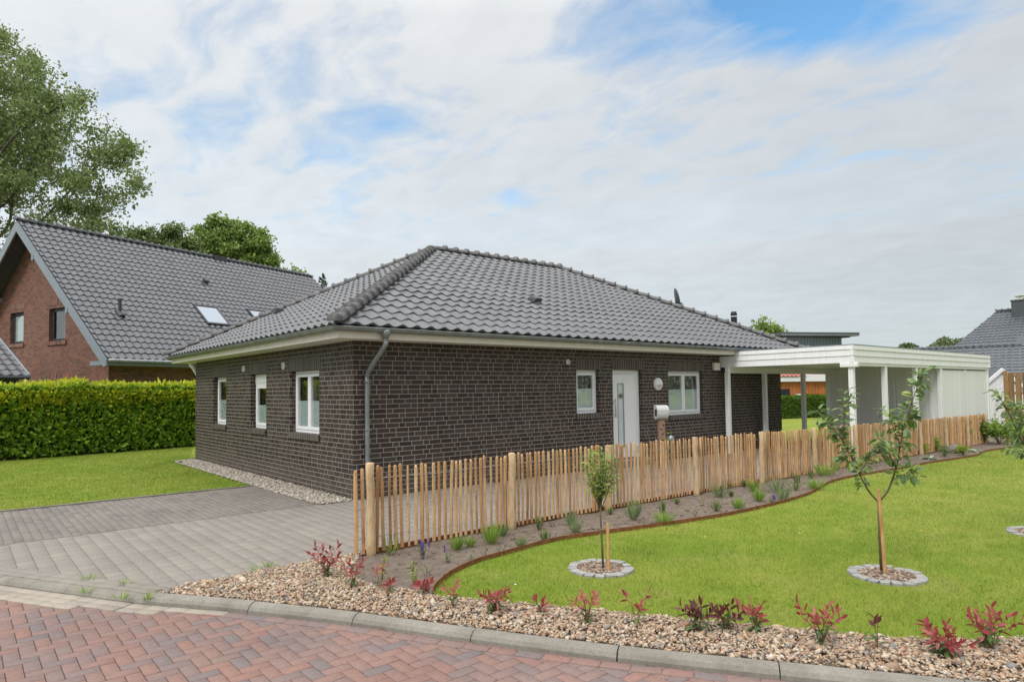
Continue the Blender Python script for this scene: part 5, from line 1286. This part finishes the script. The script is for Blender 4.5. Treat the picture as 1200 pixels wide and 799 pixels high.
# far tree line on the right and masses closing the horizon
for (px, py, rp, D, lab) in ((1066, 411, 9, 120, 'dark little distant tree top above the white carport roof'), (1092, 413, 10, 130, 'low distant tree top right of the small dark one'), (1112, 410, 13, 120, 'broad distant tree top beside the tall tiled roof'), (1128, 407, 12, 120, 'rounded distant tree top touching the tall tiled roof')):
    root_b = at(px, 449, D); tr = thing('distant_tree', (root_b[0], root_b[1], 0), lab, 'tree', 'distant trees')
    c = at(px, py, D); rr = rp/FPX*D
    lob = [(c+np.array((random.uniform(-1, 1)*rr*.5, random.uniform(-1, 1)*rr*.5, random.uniform(-.5, .5)*rr)), (rr*random.uniform(.6, .85),)*3) for _ in range(5)]
    P = np.concatenate([ellipsoid_pts(a, b, 700) for a, b in lob]); V, F = leaf_cloud(P, np.zeros((len(P), 3)), .5, .7, 1.0); raw('crown', V, F, 'farleaf', tr)
    m = MB(); m.tube([(root_b[0], root_b[1], 0), tuple(c)], [.4, .15], 6); m.build('trunk', 'bark', tr)
P = []
for k in range(230):
    a = R_(-75)+k/230*R_(250); Dd = random.uniform(120, 170); hgt = random.uniform(3.5, 6.0)
    c = np.array((CAM[0]+math.sin(a)*Dd, CAM[1]+math.cos(a)*Dd, hgt*.5)); P.append(ellipsoid_pts(c, (random.uniform(3, 6), random.uniform(3, 6), hgt*.6), 160))
P = np.concatenate(P); V, F = leaf_cloud(P, np.zeros((len(P), 3)), .9, .7, 1.0)
tag(raw('far_woods', V, F, 'farleaf'), 'far woods closing the horizon behind the houses', kind='stuff')

# ------------------------------------------------------------------ young trees on the front lawn
def setts(c, r, label, n=20):
    root = thing('stone_ring', (c.x, c.y, zg(c.x)), label, 'edging')
    m = MB()
    for k in range(n):
        a = k*2*math.pi/n+random.gauss(0, .02); z = zg(c.x)+.010+random.gauss(0, .004)
        T = Matrix.Translation((c.x+(r-.05)*math.cos(a), c.y+(r-.05)*math.sin(a), z)) @ Matrix.Rotation(a+random.gauss(0, .05), 4, 'Z') @ Matrix.Rotation(random.gauss(0, .04), 4, 'X')
        hw = math.pi*(r-.05)/n*.9; q = random.uniform(.040, .050)
        m.box(-q, -hw, -.05, q, hw, .018, T)
    m.build('sett', 'sett', root, bevel=.006, segs=2)
    P_ = rng.normal(0, 1, (1100, 2)); P_ = P_/np.linalg.norm(P_, axis=1)[:, None]*(r-.10)*np.sqrt(rng.random(1100))[:, None]+np.array((c.x, c.y))
    o = pebbles('mulch', P_, np.full(len(P_), zg(c.x)+.012)+rng.uniform(0, .012, len(P_)), .007, .017, 'mulch', .4, root); o['kind'] = 'stuff'
    b = MB(); b.tube([(c.x, c.y, zg(c.x)-.02), (c.x, c.y, zg(c.x)+.008)], r-.02, 24); b.build('soil', 'soil', root)
(c1, r1_), (c2, r2_), (c3, r3_) = RINGS
setts(c1, r1_, 'ring of pale setts filled with mulch around the little ball headed tree', 18)
setts(c2, r2_, 'ring of pale setts filled with mulch around the forked fruit tree', 20)
setts(c3, r3_, 'ring of pale setts just touching the right picture edge', 20)
def stake(base, top, r, label):
    base, top = Vector(base), Vector(top); root = thing('tree_stake', base, label, 'stake')
    m = MB(); m.tube([base-Vector((0, 0, .05)), base.lerp(top, .5)+Vector((.003, 0, 0)), top, top+Vector((0, 0, .012))], [r, r*.97, r*.95, r*.5], 8); m.build('pole', 'stake', root); return root
D1, D2, D3 = depth(c1), depth(c2), depth(c3)
v3 = lambda px, py, D: Vector(at(px, py, D))
# the ball headed one
b1 = ground(707, 668); t1 = thing('young_tree', b1, 'slim young tree with a small light green oval crown and a short stake', 'tree')
D1 = depth(b1)
m = MB(); m.tube([b1, v3(705.5, 640, D1), v3(704, 612, D1), v3(703.5, 590, D1)], [.011, .010, .009, .008], 8)
lim = []
for (px, py, dd) in ((694, 562, -.06), (686, 545, .06), (701, 550, .0), (714, 560, .08), (722, 550, -.04), (708, 538, -.10), (694, 536, .10), (717, 538, .03), (704, 530, 0), (689, 533, -.04), (712, 531, .06)):
    s0 = v3(703.5+random.uniform(-.5, .5), 594+random.uniform(-6, 8), D1); e = v3(px, py, D1+dd); mid = s0.lerp(e, .5)+Vector((0, 0, -.01)); m.tube([s0, mid, e], [.006, .0045, .002], 5); lim.append((s0, mid, e))
m.build('trunk', 'stem', t1, smooth=True)
lm = MB(); 
for s0, mid, e in lim:
    for k in range(78):
        t_ = random.uniform(.35, 1.08); p = (mid.lerp(e, (t_-.5)*2) if t_ > .5 else s0.lerp(mid, t_*2))+Vector((random.gauss(0, .042), random.gauss(0, .042), random.gauss(0, .040)))
        d_ = Vector((random.gauss(0, 1), random.gauss(0, 1), random.gauss(.35, .6))); lm.leaf(p, d_, (random.gauss(0, .4), random.gauss(0, .4), 1), random.uniform(.032, .055), random.uniform(.016, .025))
lm.build('crown', 'youngleaf', t1)
sk = stake(ground(713, 671), v3(712, 614, D1-.05), .0155, 'short pale stake tied to the little ball headed tree')
m = MB(); m.tube([v3(703, 620.5, D1), v3(712.5, 620, D1-.06)], .008, 6); m.tube([v3(703.6, 618.5, D1)+Vector((0, 0, -.02)), v3(703.6, 618.5, D1)+Vector((0, 0, .01))], .013, 8); m.build('tie', 'mailpost', sk)
# fruit tree builder: limbs given as polylines of real points
def fruit_leaves(lm, pts, dens, size, rr=.02, spread=.0, tipk=1.4):
    L = sum((b-a).length for a, b in zip(pts[:-1], pts[1:])); n = int(L*dens); side_ = random.random()*6
    for k in range(n):
        s_ = (k+random.random()*.6)/n*L; q = 0
        while q < len(pts)-2 and s_ > (pts[q+1]-pts[q]).length: s_ -= (pts[q+1]-pts[q]).length; q += 1
        a, b = pts[q], pts[q+1]; ax = (b-a).normalized(); p = a+ax*min(s_, (b-a).length)
        side_ += 2.4+random.gauss(0, .3); o1 = ax.orthogonal().normalized(); o2 = ax.cross(o1)
        out = o1*math.cos(side_)+o2*math.sin(side_)
        for _ in range(random.choice((1, 1, 2))):
            d_ = (out+ax*random.uniform(.1, .6)+Vector((random.gauss(0, .35), random.gauss(0, .35), random.gauss(.02, .25)))).normalized()
            pet = random.uniform(.012, .03); lm.leaf(p+d_*pet, d_+Vector((0, 0, -.18)), Vector((random.gauss(0, .35), random.gauss(0, .35), 1)), size*random.uniform(.65, 1.2), size*random.uniform(.45, .68), .22, .25)
def fruit_tree(base, fork, limbs, label, stem_r, lsize, dens):
    root = thing('fruit_tree', base, label, 'tree'); m = MB(); lm = MB()
    m.tube([base-Vector((0, 0, .02)), base.lerp(fork, .5)+Vector((-.004, .004, 0)), fork], [stem_r, stem_r*.9, stem_r*.85], 9)
    for pts, r0 in limbs:
        n = len(pts); sp = smooth_path([tuple(p) for p in pts], 3); rad = np.linspace(r0, .0022, len(sp)); m.tube(sp, list(rad), 7)
        sp = [Vector(p) for p in sp]; fruit_leaves(lm, sp[len(sp)//5:], dens, lsize)
        for k in range(len(sp)//3, len(sp)-1, 4):   # short side spurs
            ax = (sp[k+1]-sp[k]).normalized(); o1 = ax.orthogonal().normalized(); a_ = random.random()*6.28
            e = sp[k]+(o1*math.cos(a_)+ax.cross(o1)*math.sin(a_)+ax*.6+Vector((0, 0, .3))).normalized()*random.uniform(.05, .14)
            m.tube([sp[k], e], [.0035, .0015], 5); fruit_leaves(lm, [sp[k].lerp(e, .2), e], 64, lsize*.9)
    m.build('trunk', 'stem', root, smooth=True); lm.build('crown', 'appleleaf', root)
b2 = ground(1033, 671); D2 = depth(b2); f2 = v3(1029.5, 588, D2)
P2_ = lambda L_, dd: [v3(x, y, D2+d_) for (x, y), d_ in zip(L_, np.linspace(0, dd, len(L_)))]
limbs2 = [(P2_([(1029.5, 588), (1020, 578), (1012.6, 566), (1006, 553), (1000.7, 541), (994, 529), (989, 519), (984, 508), (981, 498)], .10), .010),
          (P2_([(994, 529), (984, 512), (975, 500), (966, 489), (957, 480)], .22), .006),
          (P2_([(989, 519), (988, 500), (990, 484), (993, 468), (996, 455)], -.05), .006),
          (P2_([(1029.5, 588), (1036, 581), (1041, 574), (1046, 561), (1050, 548), (1053, 534), (1055, 521), (1058, 507), (1061.6, 492), (1066.7, 478), (1070, 467), (1074, 456), (1079, 446), (1083, 437)], -.08), .011),
          (P2_([(1050, 548), (1042, 532), (1036, 520), (1028, 512)], -.22), .006),
          (P2_([(1055, 521), (1048, 505), (1044, 492), (1042, 480)], .15), .006),
          (P2_([(1046, 561), (1058, 556), (1066, 553), (1071, 556)], -.15), .005),
          (P2_([(1006, 553), (1014, 545), (1022, 534), (1032, 528)], -.16), .005),
          (P2_([(1061, 492), (1070, 486), (1077, 480)], .1), .004),
          (P2_([(1000, 541), (990, 540), (983, 534)], .05), .004)]
fruit_tree(b2, f2, limbs2, 'young fruit tree forking into two leafy upright limbs on the front lawn', .013, .094, 76)
sk2 = stake(ground(1038, 675), v3(1029.5, 574, D2-.05), .0165, 'tall pale softwood stake tied to the forked fruit tree')
m = MB(); m.tube([v3(1029.5, 586, D2)+Vector((0, 0, -.012)), v3(1029.5, 586, D2)+Vector((0, 0, .012))], .026, 10); m.build('tie', 'mailpost', sk2)
b3 = ground(1222, 624); D3 = depth(b3); f3 = v3(1222, 545, D3); P3_ = lambda L_, dd: [v3(x, y, D3+d_) for (x, y), d_ in zip(L_, np.linspace(0, dd, len(L_)))]
limbs3 = [(P3_([(1222, 545), (1210, 532), (1200, 520), (1192, 505), (1186, 492), (1179, 478), (1172, 466), (1168, 456)], -.1), .010),
          (P3_([(1222, 545), (1230, 520), (1236, 490), (1240, 460)], .1), .010),
          (P3_([(1200, 520), (1190, 515), (1182, 512)], .2), .005), (P3_([(1192, 505), (1198, 490), (1202, 474)], .1), .006),
          (P3_([(1210, 532), (1202, 530), (1194, 527), (1188, 525)], -.2), .006), (P3_([(1186, 492), (1190, 480), (1188, 470)], -.1), .004),
          (P3_([(1222, 545), (1212, 510), (1206, 490)], -.2), .007)]
fruit_tree(b3, f3, limbs3, 'young fruit tree leaning in from the right picture edge', .012, .094, 72)

# ------------------------------------------------------------------ red leaved shrubs in the gravel
def red_shrub(px, py, top, width, n_st, lab, mat='redleaf', low='oldleaf', lf=.055, dens=5, group='young red leaved shrubs in the gravel'):
    b = ground(px, py); b.z = zg(b.x)+.015; D = depth(b); H = (py-top)/FPX*D; Wm = width/FPX*D
    root = thing('red_shrub', b, lab, 'shrub', group); m = MB(); r1 = MB(); r2 = MB()
    for k in range(n_st):
        a = k/n_st*6.28+random.uniform(-.4, .4); sp = random.uniform(.35, 1)*Wm*.46; hk = H*random.uniform(.62, .97) if k else H*.9
        tip = b+Vector((math.cos(a)*sp, math.sin(a)*sp, hk-lf*.35)); mid = b+Vector((math.cos(a)*sp*.35, math.sin(a)*sp*.35, hk*.55))
        m.tube([b, mid, tip], [.0035, .0028, .0015], 5); ax = (tip-mid).normalized(); o1 = ax.orthogonal().normalized(); o2 = ax.cross(o1); ph = random.random()*6
        for j in range(dens+2):
            ph += 2.39; out = o1*math.cos(ph)+o2*math.sin(ph); t_ = 1-.09*j
            d_ = (out*(.45+.14*j+random.gauss(0, .15))+ax*.65+Vector((0, 0, .15))).normalized(); r1.leaf(mid.lerp(tip, max(.05, 1-.15*j)), d_, (ax+out*.2+Vector((random.gauss(0, .4), random.gauss(0, .4), 0))), lf*random.uniform(.6, 1.2), lf*random.uniform(.27, .38), .25, .15)
        for j in range(3):
            ph += 2.39; out = o1*math.cos(ph)+o2*math.sin(ph); r2.leaf(b.lerp(mid, random.uniform(.35, 1)), (out+ax*.4), (0, 0, 1), lf*random.uniform(.7, 1.1), lf*.36, .25, .2)
    m.build('stem', 'redstem', root); r1.build('red_foliage', mat, root); r2.build('green_foliage', low, root); return root
R_SH = [(382, 680, 636, 44, 8, 'bushy red leaved shrub at the gravel point beside the driveway', 'redleaf', 7),
 (414, 691, 655, 30, 5, 'small red leaved shrub with green lower leaves at the soil bed corner', 'redleaf', 5),
 (446, 696, 662, 18, 2, 'slender coral leaved shrub standing in the soil bed corner', 'pinkleaf', 4),
 (457, 697, 679, 14, 2, 'tiny dark red shrub beside the slender coral leaved one', 'redleaf', 5),
 (497, 700, 680, 26, 4, 'low spreading red shrub just left of the rusty edging end', 'redleaf', 6),
 (531, 716, 676, 26, 3, 'pale coral shrub overlapping the rusty edging end', 'pinkleaf', 4),
 (581, 722, 689, 44, 7, 'wide low red shrub below the ball headed tree to its left', 'redleaf', 6),
 (633, 723, 699, 24, 3, 'short two toned red and green shrub left of the little tree ring', 'redleaf', 4),
 (688, 735, 692, 38, 5, 'upright pinkish red shrub just below the little tree ring', 'pinkleaf', 5),
 (747, 737, 687, 44, 3, 'tall sparse red shrub with two separate tips right of the little tree ring', 'redleaf', 3),
 (816, 745, 706, 42, 7, 'dense maroon and red shrub midway along the gravel', 'darkredleaf', 5),
 (850, 742, 708, 46, 6, 'broad red shrub with arching dark leaves beside the dense maroon one', 'darkredleaf', 4),
 (886, 746, 708, 40, 6, 'bright red open shrub right of the two dark maroon ones', 'redleaf', 4),
 (963, 760, 706, 66, 8, 'large upright red shrub below the forked fruit tree to its left', 'redleaf', 4),
 (1029, 768, 722, 26, 2, 'single stemmed dark maroon shrub directly below the forked fruit tree', 'darkredleaf', 2),
 (1106, 774, 730, 66, 10, 'low dense red shrub right of the single stemmed maroon one', 'redleaf', 6),
 (1160, 766, 709, 80, 10, 'large spreading red shrub nearest the right picture edge', 'redleaf', 5)]
for px, py, top, wd, ns, lab, mt, dn in R_SH: red_shrub(px, py, top, wd, ns, lab, mt, 'oldleaf', .074 if mt != 'darkredleaf' else .082, dn)

# ------------------------------------------------------------------ small plants in the soil bed
def tuft(root, b, H, Wm, n, mat, name='foliage', spread=.6):
    m = MB()
    for k in range(n):
        a = random.random()*6.28; s_ = Wm*.5*math.sqrt(random.random()); lean = s_*spread; h = H*random.uniform(.5, 1)
        p0 = b+Vector((math.cos(a)*s_*.35, math.sin(a)*s_*.35, 0)); d_ = Vector((math.cos(a)*lean*1.6, math.sin(a)*lean*1.6, h)); L = d_.length
        m.leaf(p0, d_, (math.cos(a), math.sin(a), .2), L, .0035+.022*L, .2, .3)
    m.build(name, mat, root)
def leafy(root, b, H, Wm, n, mat, size, name='foliage'):
    m = MB(); st = MB()
    for k in range(max(4, n//9)):
        a = random.random()*6.28; s_ = Wm*.45*random.random(); tip = b+Vector((math.cos(a)*s_, math.sin(a)*s_, H*random.uniform(.6, 1))); st.tube([b+Vector((math.cos(a)*s_*.2, math.sin(a)*s_*.2, 0)), tip], [.0022, .001], 4)
        for j in range(9):
            t_ = random.uniform(.2, 1); p = b.lerp(tip, t_); m.leaf(p, (random.gauss(0, 1), random.gauss(0, 1), random.gauss(.4, .5)), (random.gauss(0, .4), random.gauss(0, .4), 1), size*random.uniform(.6, 1.15), size*.45, .2, .2)
    st.build('stem', 'stem', root); m.build(name, mat, root)
def spikes(root, b, H, n, mat='purple'):
    m = MB()
    for k in range(n):
        x_, y_ = random.gauss(0, .02), random.gauss(0, .02); top = b+Vector((x_*1.6, y_*1.6, H*random.uniform(.8, 1)))
        m.tube([b+Vector((x_, y_, 0)), top-Vector((0, 0, H*.45)), top-Vector((0, 0, H*.4)), top-Vector((0, 0, H*.15)), top], [.0015, .0015, .009, .008, .002], 6)
    m.build('flower_spike', mat, root)
GB = 'young perennials in the bare soil bed'
BED = [(457, 652, 26, 20, 'airy', 'airy green herb beside the first fence post'), (496, 655, 24, 16, 'sage', 'leafy plant with violet spikes between the first two fence posts'),
 (524, 660, 18, 14, 'sage1', 'flat grey green plant with one tall violet spike'), (535, 646, 16, 10, 'tuft', 'light grass like tuft behind the tall violet spike'),
 (551, 643, 11, 8, 'tuft', 'small light green tuft left of the second fence post'), (576, 637, 18, 13, 'tuft', 'bright green tuft just in front of the second fence post'),
 (588, 629, 13, 11, 'grey', 'grey green cushion close behind the bright tuft at the second post'), (611, 643, 12, 12, 'grey', 'pale grey green cushion right of the second fence post'),
 (632, 622, 15, 17, 'herb', 'dense green herb against the fence right of the second post'), (639, 635, 14, 14, 'herb', 'green cushion nearest the edging right of the second post'),
 (669, 616, 16, 14, 'grey', 'feathery grey green plant behind the little ball headed tree on its left'), (674, 627, 13, 12, 'grey', 'low grey green plant at the edging left of the little ball headed tree'),
 (569, 652, 7, 13, 'low', 'flat pale rosette at the edging left of the second post'), (586, 648, 7, 11, 'low', 'flat pale rosette between the edging and the second fence post'), (552, 657, 7, 10, 'low', 'smallest flat rosette near the edging bend'),
 (484, 672, 14, 13, 'lime', 'yellow green leafy seedling below the violet spiked plant'), (500, 677, 16, 20, 'low', 'thin grey sprawling plant below the tall violet spike'), (486, 690, 22, 14, 'limeleaf', 'pale lime leafy seedling near the rusty edging end'),
 (447, 680, 28, 20, 'limeleaf', 'tall lime leafy plant behind the slender coral shrub'), (715, 604, 8, 10, 'herb', 'low green tuft at the foot of the third fence post'),
 (742, 611, 18, 14, 'grey', 'grey green herb right of the little ball headed tree'), (747, 594, 8, 9, 'lime', 'small pale leaved seedling right of the third post'),
 (777, 602, 17, 13, 'herb', 'upright green herb midway between third and fourth posts'), (778, 614, 13, 13, 'tuft', 'light green tuft at the edging between third and fourth posts'),
 (793, 591, 8, 10, 'herb', 'small green sprig by the fence before the fourth post'), (824, 594, 12, 11, 'lime', 'lime green seedling right of the fourth post'),
 (814, 606, 9, 11, 'low', 'low grey rosette at the edging below the fourth post'), (840, 601, 13, 17, 'herb', 'broad green cushion at the edging right of the fourth post'),
 (866, 596, 12, 11, 'tuft', 'thin pale tuft at the edging before the fifth post'), (844, 583, 15, 15, 'grey', 'grey green shrublet between fourth and fifth posts'),
 (852, 573, 11, 11, 'herb', 'round green sprig hard against the fence before the fifth post'), (857, 582, 8, 9, 'herb', 'small dark green sprig below the round one'),
 (872, 571, 10, 10, 'herb', 'green sprig on the fence side left of the fifth post'), (883, 575, 11, 13, 'tuft', 'pale green tuft left of the fifth post'), (889, 588, 14, 10, 'tuft', 'yellowish seedling below the fifth post'),
 (911, 576, 17, 16, 'grey', 'tall pale grey herb right of the fifth post'), (905, 590, 12, 10, 'sage', 'dusky violet sprig at the edging right of the fifth post'), (917, 587, 13, 13, 'grey', 'grey green cushion at the edging beside the dusky violet sprig'),
 (932, 576, 12, 16, 'herb', 'broad green herb before the sixth post'), (934, 567, 12, 12, 'herb', 'round green herb by the palings before the sixth post'), (926, 560, 8, 9, 'herb', 'tiny green sprig against the palings before the sixth post'),
 (950, 562, 11, 12, 'herb', 'green herb at the foot of the sixth post'), (956, 574, 9, 15, 'tuft', 'low yellow green mat at the edging by the sixth post'), (967, 558, 13, 15, 'tuft', 'pale green tuft right of the sixth post'), (979, 552, 10, 14, 'herb', 'dark green herb partly behind the forked fruit tree')]
for px, py, hp, wp, kd_, lab in BED:
    b = ground(px, py); b.z = soilz(b.x, b.y) if b.x > -2 else .01; D = depth(b); H = hp/FPX*D*random.uniform(.95, 1.3); Wm = wp/FPX*D*random.uniform(1.2, 1.8)
    root = thing('bed_plant', b, lab, 'plant', GB)
    if kd_ == 'tuft': tuft(root, b, H, Wm, 130, 'tuft', 'foliage', 1.0)
    elif kd_ == 'grey': tuft(root, b, H, Wm, 80, 'greyleaf', 'foliage', 1.0); leafy(root, b, H*.85, Wm, 60, 'tuft', .018, 'inner_leaves')
    elif kd_ == 'herb': leafy(root, b, H, Wm, 130, 'tuft', .024); tuft(root, b, H*.9, Wm*.8, 30, 'oldleaf', 'inner_leaves')
    elif kd_ == 'airy': leafy(root, b, H, Wm, 70, 'greyleaf', .024); tuft(root, b, H*.7, Wm, 20, 'tuft', 'inner_leaves')
    elif kd_ == 'sage': leafy(root, b, H*.8, Wm, 70, 'oldleaf', .03); spikes(root, b, H, 4)
    elif kd_ == 'sage1': leafy(root, b, H*.5, Wm*1.2, 50, 'greyleaf', .03); spikes(root, b, H, 1); 
    elif kd_ == 'low': leafy(root, b, H*.9, Wm, 40, 'greyleaf', .022)
    elif kd_ == 'lime': leafy(root, b, H, Wm, 36, 'lime', .026)
    elif kd_ == 'limeleaf': leafy(root, b, H, Wm, 60, 'lime', .034)
leafy(bpy.data.objects['yellow_plant'], YP, .84, .5, 160, 'laurelnew', .07)
# fuller shrubs at the far end of the bed
def bush(px, py, hp, wp, mat, size, n, name, lab, cat='shrub', group='shrubs at the far end of the bed'):
    b = ground(px, py); b.z = zg(b.x)+.01; D = depth(b); H = hp/FPX*D; Wm = wp/FPX*D; root = thing(name, b, lab, cat, group)
    st = MB(); tips = []
    for k in range(14):
        a = random.random()*6.28; s_ = Wm*.5*random.random()**.5; tip = b+Vector((math.cos(a)*s_, math.sin(a)*s_*.7, H*random.uniform(.45, .95)*(1-.3*(s_/Wm)))); st.tube([b, b.lerp(tip, .5)+Vector((0, 0, .02)), tip], [.008, .005, .002], 5); tips.append(tip)
    st.build('stem', 'stem', root)
    P = np.array([tips[i] for i in rng.integers(0, 14, n)])+rng.normal(0, 1, (n, 3))*np.array((Wm*.13, Wm*.1, H*.14)); P[:, 2] = np.maximum(P[:, 2], b.z+.02)
    V, F = leaf_cloud(P, np.tile((0, 0, .4), (n, 1)), size, .5, .8); raw('foliage', V, F, mat, root)
bush(1126, 522, 24, 26, 'laurel', .10, 700, 'evergreen_bush', 'dark glossy bush in front of the last palings, left one of the group')
bush(1149, 520, 26, 30, 'oldleaf', .10, 800, 'evergreen_bush', 'dark green bush at the very end of the paling fence')
bush(1171, 521, 28, 30, 'tuft', .10, 800, 'evergreen_bush', 'brighter green bush right of the paling fence end')
bush(1188, 520, 22, 26, 'laurel', .10, 500, 'evergreen_bush', 'bush partly hidden behind the right hand fruit tree')
bush(1083, 532, 15, 18, 'lime', .07, 260, 'leafy_shrub', 'small light green shrub by the palings left of the boulder')
bush(1096, 530, 16, 14, 'tuft', .06, 260, 'leafy_shrub', 'narrow fresh green shrub between the light one and the boulder')
bush(1107, 536, 14, 14, 'greyleaf', .05, 240, 'leafy_shrub', 'brownish green little shrub directly left of the boulder')
bush(1129, 534, 11, 16, 'lime', .06, 260, 'leafy_shrub', 'lime yellow low shrub in front of the boulder')
def hosta(px, py, wp, lab):
    b = ground(px, py); b.z = zg(b.x)+.01; D = depth(b); Wm = wp/FPX*D; root = thing('hosta_plant', b, lab, 'plant', 'white edged plants'); m = MB()
    for k in range(30):
        a = random.random()*6.28; m.leaf(b+Vector((0, 0, .02)), (math.cos(a), math.sin(a), random.uniform(.25, .9)), (0, 0, 1), Wm*random.uniform(.3, .55), Wm*.17, .2, .5)
    m.build('foliage', 'hosta', root)
hosta(1090, 539, 22, 'white edged leafy plant at the edging left of the boulder'); hosta(1142, 530, 20, 'white edged leafy plant at the edging right of the boulder')
bl = ground(1117, 531); bo = MB(); bm = bmesh.new(); bmesh.ops.create_icosphere(bm, subdivisions=3, radius=1)
for v in bm.verts:
    k = 1+.28*mnoise.noise(v.co*1.6)+.08*mnoise.noise(v.co*5); v.co = Vector((v.co.x*.32*k, v.co.y*.2*k, v.co.z*.17*k))+Vector((bl.x, bl.y, zg(bl.x)+.08))
bo.add([v.co for v in bm.verts], [[v.index for v in f.verts] for f in bm.faces]); bm.free()
tag(bo.build('boulder', 'rock', None, smooth=True), 'brown grey boulder between the shrubs at the far end of the bed', 'rock')
# a broken piece of orange stone on the gravel, weeds in the kerb joint
q = ground(246, 684); m = MB(); m.box(-.08, -.03, 0, .08, .03, .025, Matrix.Translation((q.x, q.y, .015)) @ Matrix.Rotation(.9, 4, 'Z') @ Matrix.Rotation(.2, 4, 'Y')); tag(m.build('stone_shard', M['orangestone'] if 'orangestone' in M else plain('tan sandstone', (.50, .29, .13), .8, .2, 20), None, bevel=.01), 'flat tan stone shard at the tip of the gravel point', 'stone')
for px, py, hp, lab in ((100, 693, 6, 'leftmost tiny weed in the kerb joint by the driveway'), (143, 701, 8, 'weed tuft in the kerb joint where the driveway meets the gutter'), (172, 702, 10, 'largest weed at the kerb beside the gravel point'), (148, 684, 5, 'tiny weed between the driveway blocks near the kerb'), (106, 678, 5, 'farthest tiny weed between the driveway blocks'), (316, 664, 8, 'weed at the driveway edge of the gravel point'), (300, 668, 5, 'small weed left of the one on the gravel edge')):
    b = ground(px, py); D = depth(b); root = thing('weed', b-Vector((0, 0, .0)), lab, 'plant', 'weeds in the paving'); tuft(root, b+Vector((0, 0, -.01)), hp/FPX*D, 14/FPX*D, 30, 'tuft', 'foliage', 1.3)
fl_ = MB(); fd_ = MB()
for k in range(70):
    P_ = scatter(LAWN, 60)
    if not len(P_): continue
    x, y = P_[0]; d_ = math.hypot(x-CAM[0], y-CAM[1])
    if d_ > 16: continue
    tgt = fl_ if k % 3 == 0 else fd_; c = Vector((x, y, zg(x)+.035)); n_ = 7
    tgt.add([c]+[c+Vector((math.cos(j*6.28/n_)*.011, math.sin(j*6.28/n_)*.011, .002)) for j in range(n_)], [(0, 1+j, 1+(j+1) % n_) for j in range(n_)])
tag(fl_.build('buttercups', 'yellow'), 'tiny yellow flowers dotted in the lawn', kind='stuff')
tag(fd_.build('daisies', 'daisy'), 'tiny white daisies dotted in the lawn', kind='stuff')
